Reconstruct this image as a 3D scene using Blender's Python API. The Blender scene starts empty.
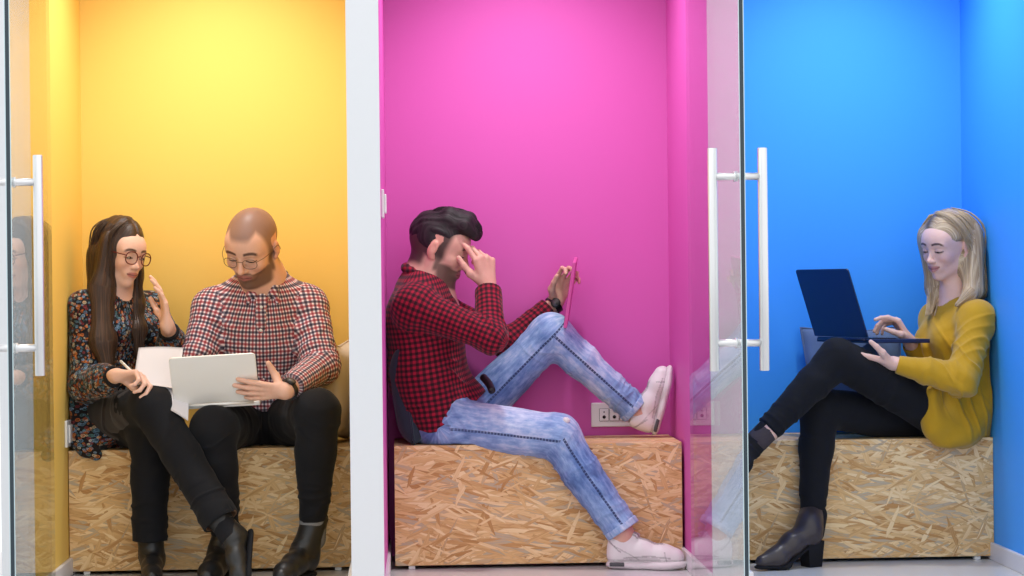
import bpy, math, random
import numpy as np
from mathutils import Vector, Matrix
random.seed(7)
C = bpy.context.scene.collection

# ------------------------------------------------------------------ camera
F_PX = 2200.0
YAW, PIT, ROL, CAM_H = 0.0484, 0.0011, -0.0110, 0.942
YF, YB, YO = 7.334, 7.72, 6.68          # bench front, back wall, wall fronts
HB = 0.412                              # bench top
_cy, _sy, _cp, _sp, _cr, _sr = math.cos(YAW), math.sin(YAW), math.cos(PIT), math.sin(PIT), math.cos(ROL), math.sin(ROL)
FW = np.array([_sy*_cp, _cy*_cp, -_sp]); _R0 = np.array([_cy, -_sy, 0.0]); _U0 = np.cross(_R0, FW)
RT = _cr*_R0 + _sr*_U0; UP = -_sr*_R0 + _cr*_U0
def W(px, py, dy=0.0, Y=None):
    """a point seen at image position (px, py) at depth YF + dy"""
    y = YF + dy if Y is None else Y
    d = FW + RT*(px-512)/F_PX - UP*(py-288)/F_PX
    t = y/d[1]
    return np.array([d[0]*t, y, CAM_H + d[2]*t])
def X_at(px, py, Y): return float(W(px, py, Y=Y)[0])
def V3(*a): return np.array(a, float)
def nrm(v):
    v = np.asarray(v, float); return v/(np.linalg.norm(v)+1e-12)

cam = bpy.data.cameras.new('camera'); cam.sensor_width = 36; cam.lens = F_PX/1024*36
cam.clip_start = 0.05; cam.clip_end = 60
co = bpy.data.objects.new('camera', cam); C.objects.link(co)
M = Matrix.Identity(4)
for i in range(3):
    M[i][0] = RT[i]; M[i][1] = UP[i]; M[i][2] = -FW[i]
M[2][3] = CAM_H
co.matrix_world = M
bpy.context.scene.camera = co

# ------------------------------------------------------------------ materials
def lin(r, g, b):
    f = lambda c: c/12.92 if c <= .04045 else ((c+.055)/1.055)**2.4
    return (f(r/255), f(g/255), f(b/255), 1)
class NT:
    def __init__(s, name):
        s.m = bpy.data.materials.new(name); s.m.use_nodes = True; s.t = s.m.node_tree; s.t.nodes.clear()
        s.out = s.n('ShaderNodeOutputMaterial')
    def n(s, typ, **kw):
        nd = s.t.nodes.new(typ)
        for k, v in kw.items():
            if k.startswith('i_'):
                nd.inputs[k[2:].replace('_', ' ')].default_value = v
            else: setattr(nd, k, v)
        return nd
    def l(s, a, b): s.t.links.new(a, b)
    def val(s, x, sock):
        if isinstance(x, (int, float)): sock.default_value = x
        elif isinstance(x, tuple): sock.default_value = x
        else: s.l(x, sock)
    def math(s, op, a, b=None, c=None, clamp=False):
        nd = s.n('ShaderNodeMath', operation=op, use_clamp=clamp); s.val(a, nd.inputs[0])
        if b is not None: s.val(b, nd.inputs[1])
        if c is not None: s.val(c, nd.inputs[2])
        return nd.outputs[0]
    def mix(s, f, a, b, mode='MIX'):
        nd = s.n('ShaderNodeMix', data_type='RGBA', blend_type=mode)
        s.val(f, nd.inputs[0]); s.val(a, nd.inputs[6]); s.val(b, nd.inputs[7]); return nd.outputs[2]
    def ramp(s, f, stops, interp='LINEAR'):
        nd = s.n('ShaderNodeValToRGB'); cr = nd.color_ramp; cr.interpolation = interp
        while len(cr.elements) > 1: cr.elements.remove(cr.elements[-1])
        cr.elements[0].position = stops[0][0]; cr.elements[0].color = stops[0][1]
        for p, c in stops[1:]:
            e = cr.elements.new(p); e.color = c
        s.l(f, nd.inputs[0]); return nd.outputs[0]
    def noise(s, vec, scale, detail=3, rough=.5, dim='3D'):
        nd = s.n('ShaderNodeTexNoise', noise_dimensions=dim); nd.inputs['Scale'].default_value = scale
        nd.inputs['Detail'].default_value = detail; nd.inputs['Roughness'].default_value = rough
        if vec is not None: s.l(vec, nd.inputs['Vector'])
        return nd
    def mapping(s, vec, scale=(1, 1, 1), rot=(0, 0, 0), loc=(0, 0, 0)):
        nd = s.n('ShaderNodeMapping'); s.l(vec, nd.inputs[0])
        nd.inputs['Scale'].default_value = scale; nd.inputs['Rotation'].default_value = rot; nd.inputs['Location'].default_value = loc
        return nd.outputs[0]
    def tex(s, which='Object'): return s.n('ShaderNodeTexCoord').outputs[which]
    def bsdf(s, col, rough=.6, spec=.4, metal=0., bump=None, bstr=.3, bdist=.002, sheen=0., sss=0.):
        b = s.n('ShaderNodeBsdfPrincipled'); s.val(col, b.inputs['Base Color']); s.val(rough, b.inputs['Roughness'])
        b.inputs['Specular IOR Level'].default_value = spec; b.inputs['Metallic'].default_value = metal
        if sheen: b.inputs['Sheen Weight'].default_value = sheen
        if sss:
            b.inputs['Subsurface Weight'].default_value = sss; b.inputs['Subsurface Radius'].default_value = (1, .35, .2)
            b.inputs['Subsurface Scale'].default_value = .008
        if bump is not None:
            bp = s.n('ShaderNodeBump'); bp.inputs['Strength'].default_value = bstr; bp.inputs['Distance'].default_value = bdist
            s.l(bump, bp.inputs['Height']); s.l(bp.outputs[0], b.inputs['Normal'])
        s.l(b.outputs[0], s.out.inputs[0]); s.b = b; return s.m
def plain(name, col, rough=.5, spec=.4, metal=0., nscale=30., namp=.06, bstr=.1, sheen=0.):
    n = NT(name); tc = n.tex()
    nz = n.noise(tc, nscale, 4)
    c = n.mix(n.math('MULTIPLY', nz.outputs[0], namp*2), col, tuple(x*.75 for x in col[:3])+(1,))
    return n.bsdf(c, rough, spec, metal, nz.outputs[0], bstr, .001, sheen)

# painted walls, floor
def paint(name, col, rough=.55): return plain(name, col, rough, .3, 0, 60, .03, .04)
MAT = {}
MAT['yellow'] = paint('yellow_paint', (.90, .605, .145, 1))
MAT['pink'] = paint('pink_paint', (.66, .115, .46, 1))
MAT['blue'] = paint('blue_paint', (.05, .35, .93, 1))
MAT['white'] = paint('white_paint', (.70, .72, .76, 1))
MAT['ceil'] = paint('ceiling_paint', (.85, .85, .85, 1))
MAT['skirt'] = paint('white_skirting', (.72, .70, .74, 1), .35)
def floor_mat():
    n = NT('pale_floor'); tc = n.tex()
    nz = n.noise(tc, 2.2, 5); c = n.mix(nz.outputs[0], (.58, .58, .59, 1), (.66, .66, .66, 1))
    return n.bsdf(c, .22, .5)
MAT['floor'] = floor_mat()
def osb_mat():
    n = NT('oriented_strand_board'); tc = n.tex()
    sep = n.n('ShaderNodeSeparateXYZ'); n.l(tc, sep.inputs[0])
    comb = n.n('ShaderNodeCombineXYZ'); n.l(sep.outputs[0], comb.inputs[0])
    n.l(n.math('ADD', sep.outputs[2], n.math('MULTIPLY', sep.outputs[1], 1.0)), comb.inputs[1])
    base = comb.outputs[0]
    wob = n.noise(base, 9, 2, dim='2D'); wv = n.n('ShaderNodeVectorMath', operation='SCALE'); n.l(wob.outputs['Color'], wv.inputs[0]); wv.inputs[3].default_value = .012
    ad = n.n('ShaderNodeVectorMath', operation='ADD'); n.l(base, ad.inputs[0]); n.l(wv.outputs[0], ad.inputs[1]); base = ad.outputs[0]
    pal = [(0, lin(150, 104, 58)), (.14, lin(190, 140, 84)), (.34, lin(222, 182, 126)), (.56, lin(242, 214, 166)), (.74, lin(220, 176, 116)), (.86, lin(186, 172, 150)), (.93, lin(206, 158, 98)), (1, lin(250, 230, 190))]
    col = None; hgt = None
    layers = [(.05, 8, 46, 0), (.3, 9, 60, .35), (-.34, 9, 66, .45), (.85, 10, 58, .72), (-.7, 9, 70, .74), (.1, 6, 60, .5), (-.16, 11, 90, .55), (.24, 13, 110, .6), (1.25, 13, 70, .93), (-1.1, 12, 80, .94), (.5, 14, 130, .90), (-.45, 14, 140, .91)]
    for k, (ang, sx, sy, thr) in enumerate(layers):
        mp = n.mapping(base, (sx, sy, 1), (0, 0, 0), (k*3.7, k*7.1, 0))
        rot = n.n('ShaderNodeVectorRotate', rotation_type='Z_AXIS'); n.l(base, rot.inputs[0]); rot.inputs['Angle'].default_value = ang
        mp = n.mapping(rot.outputs[0], (sx, sy, 1), (0, 0, 0), (k*3.7, k*7.1, 0))
        vo = n.n('ShaderNodeTexVoronoi', voronoi_dimensions='2D', feature='F1'); n.l(mp, vo.inputs['Vector']); vo.inputs['Scale'].default_value = 1; vo.inputs['Randomness'].default_value = .95
        sc = n.n('ShaderNodeSeparateColor'); n.l(vo.outputs['Color'], sc.inputs[0])
        grain = n.noise(n.mapping(rot.outputs[0], (14, 260, 1), loc=(k, k, 0)), 1, 3, dim='2D')
        tone = n.math('ADD', n.math('MULTIPLY', sc.outputs[0], .8), n.math('MULTIPLY', grain.outputs[0], .26))
        c = n.ramp(tone, pal)
        # gaps between strands are darker
        vd = n.n('ShaderNodeTexVoronoi', voronoi_dimensions='2D', feature='DISTANCE_TO_EDGE'); n.l(mp, vd.inputs['Vector']); vd.inputs['Scale'].default_value = 1; vd.inputs['Randomness'].default_value = .95
        edge = n.math('SMOOTH_MIN', n.math('MULTIPLY', vd.outputs[0], 14), 1, .3, clamp=True)
        c = n.mix(edge, n.mix(.16, c, lin(120, 80, 42)), c)
        if col is None: col = c; hgt = sc.outputs[1]
        else:
            mask = n.math('GREATER_THAN', sc.outputs[2], thr)
            col = n.mix(mask, col, c); hgt = n.math('ADD', n.math('MULTIPLY', hgt, n.math('SUBTRACT', 1, mask)), n.math('MULTIPLY', n.math('ADD', sc.outputs[1], k*.1), mask))
    return n.bsdf(col, .5, .3, 0, hgt, .25, .002)
MAT['osb'] = osb_mat()
def glass_mat():
    n = NT('clear_door_glass')
    g = n.n('ShaderNodeNewGeometry'); mx = n.n('ShaderNodeMix', data_type='FLOAT'); n.l(g.outputs['Backfacing'], mx.inputs[0]); mx.inputs[2].default_value = 1.31; mx.inputs[3].default_value = 1/1.31
    fr = n.n('ShaderNodeFresnel'); n.l(mx.outputs[0], fr.inputs[0])
    tr = n.n('ShaderNodeBsdfTransparent'); tr.inputs[0].default_value = (.965, .985, .98, 1)
    gl = n.n('ShaderNodeBsdfGlossy'); gl.inputs['Roughness'].default_value = 0.004
    ms = n.n('ShaderNodeMixShader'); n.l(n.math('MULTIPLY', fr.outputs[0], .85), ms.inputs[0]); n.l(tr.outputs[0], ms.inputs[1]); n.l(gl.outputs[0], ms.inputs[2]); n.l(ms.outputs[0], n.out.inputs[0])
    return n.m
MAT['glass'] = glass_mat()
MAT['glass_edge'] = plain('dark_glass_edge', (.012, .03, .045, 1), .1, .6)
MAT['bright_edge'] = plain('pale_glass_arris', (.55, .72, .78, 1), .15, .6)
MAT['steel'] = plain('brushed_steel', (.74, .75, .77, 1), .32, .5, 1.0, 200, .05, .02)
MAT['plastic'] = plain('white_plastic', (.80, .80, .80, 1), .3)
MAT['dark'] = plain('dark_void', (.01, .01, .01, 1), .7)
MAT['blackfab'] = plain('black_trouser_cloth', (.0075, .0078, .0105, 1), .85, .2, 0, 350, .3, .35, .04)
MAT['leather'] = plain('black_boot_leather', (.013, .013, .015, 1), .38, .45, 0, 120, .3, .15)
MAT['brownleather'] = plain('dark_brown_boot_leather', (.040, .030, .033, 1), .36, .45, 0, 120, .3, .15)
MAT['suede'] = plain('dark_elastic', (.010, .010, .013, 1), .8, .2, 0, 300, .3, .3)
MAT['silver'] = plain('silver_laptop_shell', (.80, .79, .77, 1), .38, .5, .25, 100, .02, .01)
MAT['navyshell'] = plain('navy_black_laptop_shell', (.010, .016, .055, 1), .35, .5, 0, 100, .02, .01)
MAT['blackplastic'] = plain('black_plastic', (.012, .012, .014, 1), .35)
MAT['paper'] = plain('white_paper', (.66, .64, .68, 1), .7, .2, 0, 40, .02, .02)
MAT['pinkcase'] = plain('magenta_tablet_case', (.62, .10, .36, 1), .5, .3, 0, 80, .03, .05)
MAT['sneaker'] = plain('white_sneaker_leather', (.76, .72, .74, 1), .45, .4, 0, 90, .06, .1)
MAT['sneakersole'] = plain('white_rubber_sole', (.70, .66, .68, 1), .5, .4, 0, 90, .06, .1)
MAT['sneakergrey'] = plain('pale_grey_panel', (.46, .42, .45, 1), .5)
MAT['airgrey'] = plain('dark_grey_sole_window', (.07, .07, .08, 1), .3)
MAT['beige'] = plain('beige_cushion_cloth', (.72, .62, .50, 1), .9, .15, 0, 240, .12, .4, .2)
MAT['slate'] = plain('slate_cushion_cloth', (.030, .040, .060, 1), .9, .15, 0, 240, .2, .4, .2)
MAT['bluegrey'] = plain('blue_grey_cushion_cloth', (.12, .17, .27, 1), .9, .15, 0, 240, .2, .4, .2)
MAT['sockgrey'] = plain('grey_sock_knit', (.22, .22, .23, 1), .9, .1, 0, 300, .3, .4)
MAT['sockdark'] = plain('dark_patterned_sock', (.075, .06, .065, 1), .9, .1, 0, 140, .6, .4)
MAT['eyewear_red'] = plain('dark_red_acetate', (.12, .012, .010, 1), .25)
MAT['eyewear_metal'] = plain('thin_bronze_metal', (.16, .10, .06, 1), .3, .5, .6)
def lens_mat():
    n = NT('spectacle_lens'); fr = n.n('ShaderNodeLayerWeight'); fr.inputs[0].default_value = .15
    tr = n.n('ShaderNodeBsdfTransparent'); tr.inputs[0].default_value = (.96, .97, .97, 1); gl = n.n('ShaderNodeBsdfGlossy'); gl.inputs['Roughness'].default_value = .02
    ms = n.n('ShaderNodeMixShader'); n.l(n.math('MULTIPLY', fr.outputs[1], .35), ms.inputs[0]); n.l(tr.outputs[0], ms.inputs[1]); n.l(gl.outputs[0], ms.inputs[2]); n.l(ms.outputs[0], n.out.inputs[0]); return n.m
MAT['lens'] = lens_mat()
def attr_mat(name, rough=.5, spec=.35, sss=.0, nscale=180, bstr=.08, sheen=0.):
    n = NT(name); a = n.n('ShaderNodeAttribute', attribute_name='Col'); nz = n.noise(n.tex(), nscale, 3)
    c = n.mix(n.math('MULTIPLY', nz.outputs[0], .16), a.outputs[0], (.25, .10, .07, 1)) if sss else a.outputs[0]
    return n.bsdf(c, rough, spec, 0, nz.outputs[0], bstr, .001, sheen, sss)
MAT['skin'] = attr_mat('skin', .48, .35, .12)
MAT['shoe'] = attr_mat('sneaker_upper', .45, .4, 0, 120, .1)
MAT['eye'] = attr_mat('eye_surface', .15, .5, 0, 60, 0)
def hair_mat(name, c1, c2, c3, rough=.42, freq=420):
    """strands run along the V of the UV map; U across"""
    n = NT(name); uv = n.n('ShaderNodeUVMap').outputs[0]
    mp = n.mapping(uv, (freq, 7, 1)); nz = n.noise(mp, 1, 4, .6, '2D')
    mp2 = n.mapping(uv, (freq*.16, 3, 1)); n2 = n.noise(mp2, 1, 2, .5, '2D')
    f = n.math('ADD', n.math('MULTIPLY', nz.outputs[0], .6), n.math('MULTIPLY', n2.outputs[0], .45))
    c = n.ramp(f, [(.28, c1), (.5, c2), (.74, c3)])
    a = n.n('ShaderNodeAttribute', attribute_name='Col'); c = n.mix(1.0, c, a.outputs[0], 'MULTIPLY')
    return n.bsdf(c, rough, .4, 0, f, .5, .004)
MAT['hair_brown'] = hair_mat('dark_brown_hair', lin(26, 17, 13), lin(52, 35, 26), lin(92, 64, 46))
MAT['hair_black'] = hair_mat('black_hair', lin(10, 8, 10), lin(24, 20, 22), lin(52, 44, 46), .62)
MAT['hair_blond'] = hair_mat('ash_blond_hair', lin(98, 78, 56), lin(168, 140, 104), lin(226, 204, 168))
MAT['strand_brown'] = plain('brown_hair_strand', lin(58, 40, 30), .45)
MAT['strand_blond'] = plain('blond_hair_strand', lin(190, 164, 126), .45)
MAT['strand_black'] = plain('black_hair_strand', lin(22, 18, 20), .5)
def stripes(n, x, period, duty, soft=.06, off=0.):
    f = n.math('FRACT', n.math('ADD', n.math('DIVIDE', x, period), off))
    tri = n.math('ABSOLUTE', n.math('SUBTRACT', f, .5))         # 0 at stripe centre
    return n.math('SUBTRACT', 1, n.math('MULTIPLY', n.math('SUBTRACT', tri, duty/2-soft), 1/(2*soft), clamp=True))
def uvxy(n):
    uv = n.n('ShaderNodeUVMap').outputs[0]; s = n.n('ShaderNodeSeparateXYZ'); n.l(uv, s.inputs[0]); return s.outputs[0], s.outputs[1], uv
def gingham():
    n = NT('red_navy_check_shirt'); u, v, uv = uvxy(n); P = .027
    col = lin(236, 222, 226)
    for x in (u, v):
        col = n.mix(n.math('MULTIPLY', stripes(n, x, P, .30, .05), .80), col, lin(176, 46, 66), 'MULTIPLY')
        col = n.mix(n.math('MULTIPLY', stripes(n, x, P, .30, .05, .5), .82), col, lin(44, 42, 84), 'MULTIPLY')
    nz = n.noise(n.tex(), 300, 2); return n.bsdf(col, .8, .2, 0, nz.outputs[0], .2, .001, .1)
MAT['gingham'] = gingham()
def buffalo():
    n = NT('red_black_check_shirt'); u, v, uv = uvxy(n); P = .0180
    red = lin(156, 22, 48)
    a = stripes(n, u, P, .5, .08); b = stripes(n, v, P, .5, .08)
    k = n.math('ADD', n.math('MULTIPLY', a, .5), n.math('MULTIPLY', b, .5))
    col = n.ramp(k, [(0, red), (.5, lin(92, 17, 36)), (1, lin(34, 13, 22))])
    nz = n.noise(n.tex(), 300, 2); return n.bsdf(col, .8, .2, 0, nz.outputs[0], .2, .001, .1)
MAT['buffalo'] = buffalo()
def denim():
    n = NT('washed_blue_denim'); u, v, uv = uvxy(n); tc = n.tex()
    n1 = n.noise(tc, 9, 4, .6); n2 = n.noise(n.mapping(uv, (60, 16, 1)), 1, 4, .65, '2D')
    f = n.math('ADD', n.math('MULTIPLY', n1.outputs[0], .62), n.math('MULTIPLY', n2.outputs[0], .45))
    a = n.n('ShaderNodeAttribute', attribute_name='Col'); sp = n.n('ShaderNodeSeparateColor'); n.l(a.outputs[0], sp.inputs[0])
    f = n.math('ADD', f, n.math('SUBTRACT', sp.outputs[0], .5))
    col = n.ramp(f, [(.22, lin(52, 76, 124)), (.42, lin(96, 128, 182)), (.58, lin(140, 170, 214)), (.78, lin(206, 220, 242))])
    seam = n.math('LESS_THAN', n.math('ABSOLUTE', u), .0042)
    st = n.math('GREATER_THAN', n.math('FRACT', n.math('MULTIPLY', v, 90)), .35)
    col = n.mix(n.math('MULTIPLY', seam, n.math('MULTIPLY', n.math('ADD', n.math('MULTIPLY', st, .4), .5), sp.outputs[1])), col, lin(40, 52, 92))
    tw = n.n('ShaderNodeTexWave'); n.l(n.mapping(uv, (700, 700, 1), (0, 0, .8)), tw.inputs[0]); tw.inputs['Scale'].default_value = .3
    return n.bsdf(col, .85, .15, 0, n.math('ADD', n2.outputs[0], n.math('MULTIPLY', tw.outputs[0], .2)), .35, .002, .1)
MAT['denim'] = denim()
def floral():
    n = NT('dark_floral_print'); u, v, uv = uvxy(n)
    col = n.mix(n.noise(uv, 40, 2, .5, '2D').outputs[0], lin(16, 15, 20), lin(34, 30, 36))
    pal = [(0, lin(196, 104, 44)), (.16, lin(96, 136, 168)), (.36, lin(140, 48, 54)), (.46, lin(216, 200, 170)), (.58, lin(76, 120, 130)), (.76, lin(206, 126, 60)), (.86, lin(140, 170, 204))]
    for k, (sc, thr) in enumerate([(66, .42), (84, .52), (120, .55)]):
        vo = n.n('ShaderNodeTexVoronoi', voronoi_dimensions='2D', feature='F1'); n.l(n.mapping(uv, (sc, sc, 1), (0, 0, k*.5), (k*5, k*3, 0)), vo.inputs['Vector']); vo.inputs['Scale'].default_value = 1; vo.inputs['Randomness'].default_value = .75
        s = n.n('ShaderNodeSeparateColor'); n.l(vo.outputs['Color'], s.inputs[0])
        d = vo.outputs['Distance']
        petal = n.math('MULTIPLY', n.math('LESS_THAN', d, .36), n.math('GREATER_THAN', d, .21)); core = n.math('LESS_THAN', d, .10)
        m = n.math('MULTIPLY', n.math('ADD', petal, core, clamp=True), n.math('GREATER_THAN', s.outputs[1], thr))
        col = n.mix(n.math('MULTIPLY', m, .66), col, n.ramp(s.outputs[0], pal, 'CONSTANT'))
    nz = n.noise(n.tex(), 300, 2); return n.bsdf(col, .8, .2, 0, nz.outputs[0], .2, .001, .1)
MAT['floral'] = floral()
MAT['mustard'] = plain('mustard_knit', (.52, .285, .012, 1), .85, .2, 0, 420, .2, .35, .25)
MAT['skirtcloth'] = plain('sheer_dark_skirt', (.022, .017, .018, 1), .8, .2, 0, 300, .2, .3, .2)
MAT['lining'] = plain('tan_lining', (.30, .17, .10, 1), .8)
MAT['watchblack'] = plain('black_watch', (.012, .012, .013, 1), .4)
MAT['watchglass'] = plain('watch_face', (.10, .09, .09, 1), .1, .6)
MAT['white_tag'] = plain('white_tag', (.75, .75, .75, 1), .6)

# ------------------------------------------------------------------ object helpers
def empty(name, label, cat, loc=(0, 0, 0), group=None, kind=None):
    o = bpy.data.objects.new(name, None); C.objects.link(o); o.location = [float(x) for x in loc]; o.empty_display_size = .05
    if label: o['label'] = label
    if cat: o['category'] = cat
    if group: o['group'] = group
    if kind: o['kind'] = kind
    bpy.context.view_layer.update(); return o
def wloc(o):
    p = np.zeros(3)
    while o is not None:
        p += np.array(o.location); o = o.parent
    return p
def mesh_obj(name, verts, faces, mat, parent=None, smooth=True, uv=None, col=None, fmat=None):
    """verts in world coordinates; the object sits at its parent's origin (or at its own centre when it has none)"""
    V = np.asarray(verts, np.float64).reshape(-1, 3)
    org = wloc(parent) if parent is not None else V.mean(0)
    me = bpy.data.meshes.new(name); L = V - org
    if isinstance(faces, np.ndarray) and len(faces):
        n = len(faces); k = faces.shape[1]
        me.vertices.add(len(L)); me.vertices.foreach_set('co', L.astype(np.float32).ravel())
        me.loops.add(n*k); me.loops.foreach_set('vertex_index', faces.astype(np.int32).ravel())
        me.polygons.add(n); me.polygons.foreach_set('loop_start', np.arange(0, n*k, k, dtype=np.int32))
        me.update(calc_edges=True)
    else:
        me.from_pydata([tuple(p) for p in L], [], faces); me.update()
    if smooth: me.polygons.foreach_set('use_smooth', np.ones(len(me.polygons), bool))
    if uv is not None:
        ul = me.uv_layers.new(name='UVMap'); ul.data.foreach_set('uv', np.asarray(uv, np.float32).ravel())
    if col is not None:
        a = me.color_attributes.new('Col', 'FLOAT_COLOR', 'POINT'); cc = np.ones((len(V), 4), np.float32); cc[:, :3] = col; a.data.foreach_set('color', cc.ravel())
    for m in (mat if isinstance(mat, (list, tuple)) else [mat]): me.materials.append(m)
    if fmat is not None: me.polygons.foreach_set('material_index', np.asarray(fmat, np.int32))
    o = bpy.data.objects.new(name, me); C.objects.link(o)
    if parent is not None: o.parent = parent
    else: o.location = [float(x) for x in org]
    return o
class MB:
    """collects plain shapes for one mesh"""
    def __init__(s): s.v = []; s.f = []; s.m = []
    def add(s, v, f, mi=0):
        b = len(s.v); s.v += [tuple(map(float, p)) for p in v]; s.f += [tuple(i+b for i in q) for q in f]; s.m += [mi]*len(f); return s
    def box(s, lo, hi, mi=0, frame=None, bev=0.):
        (x0, y0, z0), (x1, y1, z1) = lo, hi
        if bev <= 0:
            v = [(x0, y0, z0), (x1, y0, z0), (x1, y1, z0), (x0, y1, z0), (x0, y0, z1), (x1, y0, z1), (x1, y1, z1), (x0, y1, z1)]
            f = [(3, 2, 1, 0), (4, 5, 6, 7), (0, 1, 5, 4), (1, 2, 6, 5), (2, 3, 7, 6), (3, 0, 4, 7)]
        else:
            import bmesh
            bm = bmesh.new(); bmesh.ops.create_cube(bm, size=1)
            for q in bm.verts: q.co = Vector(((x0+x1)/2+q.co.x*(x1-x0), (y0+y1)/2+q.co.y*(y1-y0), (z0+z1)/2+q.co.z*(z1-z0)))
            bmesh.ops.bevel(bm, geom=bm.edges[:], offset=bev, segments=3, profile=.5, affect='EDGES')
            bm.verts.index_update(); v = [tuple(q.co) for q in bm.verts]; f = [tuple(q.index for q in p.verts) for p in bm.faces]; bm.free()
        if frame is not None:
            o, A, B, D = frame; v = [tuple(o + A*p[0] + B*p[1] + D*p[2]) for p in v]
        return s.add(v, f, mi)
    def tube(s, pts, r, n=10, closed=False, mi=0):
        v, f = tube(pts, r, n, closed); return s.add(v, f, mi)
    def build(s, name, mat, parent=None, smooth=False):
        return mesh_obj(name, np.array(s.v), s.f, mat, parent, smooth, fmat=s.m if isinstance(mat, (list, tuple)) else None)
def tube(pts, r, n=10, closed=False):
    P = [np.asarray(p, float) for p in pts]; m = len(P); rr = r if hasattr(r, '__len__') else [r]*m
    v, f = [], []; ref = None
    for i in range(m):
        a = P[i-1] if (i > 0 or closed) else P[i]; b = P[(i+1) % m] if (i < m-1 or closed) else P[i]
        t = nrm(b-a)
        if ref is None:
            ref = nrm(np.cross(t, [0, 0, 1.0] if abs(t[2]) < .9 else [1.0, 0, 0]))
        ref = nrm(ref - t*(ref@t)); bi = np.cross(t, ref)
        for k in range(n):
            a2 = 2*math.pi*k/n; v.append(P[i] + rr[i]*(math.cos(a2)*ref + math.sin(a2)*bi))
    for i in range(m if closed else m-1):
        for k in range(n):
            a, b = i*n+k, i*n+(k+1) % n; c, d = ((i+1) % m)*n+(k+1) % n, ((i+1) % m)*n+k
            f.append((a, b, c, d))
    if not closed: f.append(tuple(range(n-1, -1, -1))); f.append(tuple((m-1)*n+k for k in range(n)))
    return v, f
def spline(pts, n=8):
    P = [np.asarray(p, float) for p in pts]; out = []
    for i in range(len(P)-1):
        p0 = P[max(i-1, 0)]; p1 = P[i]; p2 = P[i+1]; p3 = P[min(i+2, len(P)-1)]
        for k in range(n):
            t = k/n; out.append(.5*((2*p1)+(-p0+p2)*t+(2*p0-5*p1+4*p2-p3)*t*t+(-p0+3*p1-3*p2+p3)*t**3))
    out.append(P[-1]); return out

# ------------------------------------------------------------------ implicit modelling
class Prim:
    k = .02; sub = False; uvf = None; tag = ''
class Cone(Prim):
    def __init__(s, a, b, ra, rb, k=.02, flat=None, capa=False, capb=False, ref=None, sub=False, uvf=None, tag='', v0=0.):
        s.a = np.asarray(a, float); s.b = np.asarray(b, float); s.ra, s.rb, s.k, s.sub, s.uvf, s.tag, s.v0 = ra, rb, k, sub, uvf, tag, v0
        s.capa, s.capb = capa, capb; s.flat = None
        if flat is not None: s.flat = (nrm(flat[0]), flat[1])
        s.L = np.linalg.norm(s.b-s.a); s.ax = nrm(s.b-s.a); s.ref = ref
    def bbox(s):
        r = max(s.ra, s.rb); q = max(1, s.flat[1]) if s.flat else 1
        return np.minimum(s.a, s.b)-r*q, np.maximum(s.a, s.b)+r*q
    def d(s, P):
        q = P - s.a; ba = s.b - s.a
        if s.flat is not None:
            n, f = s.flat; e = 1/f-1
            q = q + n*((q@n)*e)[..., None]; ba = ba + n*((ba@n)*e)
        L2 = ba@ba; h0 = (q@ba)/L2; h = np.clip(h0, 0, 1)
        r = s.ra + (s.rb-s.ra)*h
        d = np.linalg.norm(q - ba*h[..., None], axis=-1) - r
        if s.flat is not None and s.flat[1] < 1: d = d*(.5+.5*s.flat[1])
        L = math.sqrt(L2)
        if s.capb: d = np.maximum(d, (h0-1)*L)
        if s.capa: d = np.maximum(d, -h0*L)
        return d
    def uv(s, P):
        q = P - s.a; t = q@s.ax
        ref = s.ref if s.ref is not None else (0, -1, 0)
        e1 = np.asarray(ref, float); e1 = nrm(e1 - s.ax*(e1@s.ax)); e2 = np.cross(s.ax, e1)
        return np.stack([np.arctan2(q@e2, q@e1)*(s.ra+s.rb)/2, t+s.v0], -1)
class Ell(Prim):
    def __init__(s, c, r, rot=None, k=.015, sub=False, uvf=None, tag=''):
        s.c = np.asarray(c, float); s.r = np.asarray(r, float); s.R = np.eye(3) if rot is None else np.asarray(rot, float); s.k, s.sub, s.uvf, s.tag = k, sub, uvf, tag
    def bbox(s):
        e = np.sqrt(((s.R*s.r[:, None])**2).sum(0)); return s.c-e, s.c+e
    def d(s, P):
        q = (P-s.c)@s.R.T; k0 = np.linalg.norm(q/s.r, axis=-1); k1 = np.linalg.norm(q/(s.r*s.r), axis=-1)
        return k0*(k0-1)/np.maximum(k1, 1e-9)
    def uv(s, P):
        q = (P-s.c)@s.R.T; return np.stack([np.arctan2(q[..., 1], q[..., 0])*(s.r[0]+s.r[1])/2, q[..., 2]], -1)
class RBox(Prim):
    def __init__(s, c, h, rot=None, rad=.01, k=.01, sub=False, tag=''):
        s.c = np.asarray(c, float); s.h = np.asarray(h, float); s.R = np.eye(3) if rot is None else np.asarray(rot, float); s.rad, s.k, s.sub, s.tag = rad, k, sub, tag
    def bbox(s):
        e = (np.abs(s.R)*s.h[:, None]).sum(0); return s.c-e, s.c+e
    def d(s, P):
        q = np.abs((P-s.c)@s.R.T) - (s.h-s.rad)
        return np.linalg.norm(np.maximum(q, 0), axis=-1) + np.minimum(q.max(-1), 0) - s.rad
    def uv(s, P):
        q = (P-s.c)@s.R.T; return np.stack([q[..., 0], q[..., 2]], -1)
class Half(Prim):
    """keeps the side the normal points away from (intersection with a half space)"""
    def __init__(s, p, n, box=None): s.p = np.asarray(p, float); s.n = nrm(n); s.box = box
def axis_coords(lo, hi, coarse, fine, ivs):
    xs = [lo]
    while xs[-1] < hi:
        x = xs[-1]; h = coarse
        for a, b in ivs:
            if a-coarse <= x <= b: h = fine
        xs.append(x+h)
    return np.array(xs)
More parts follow.
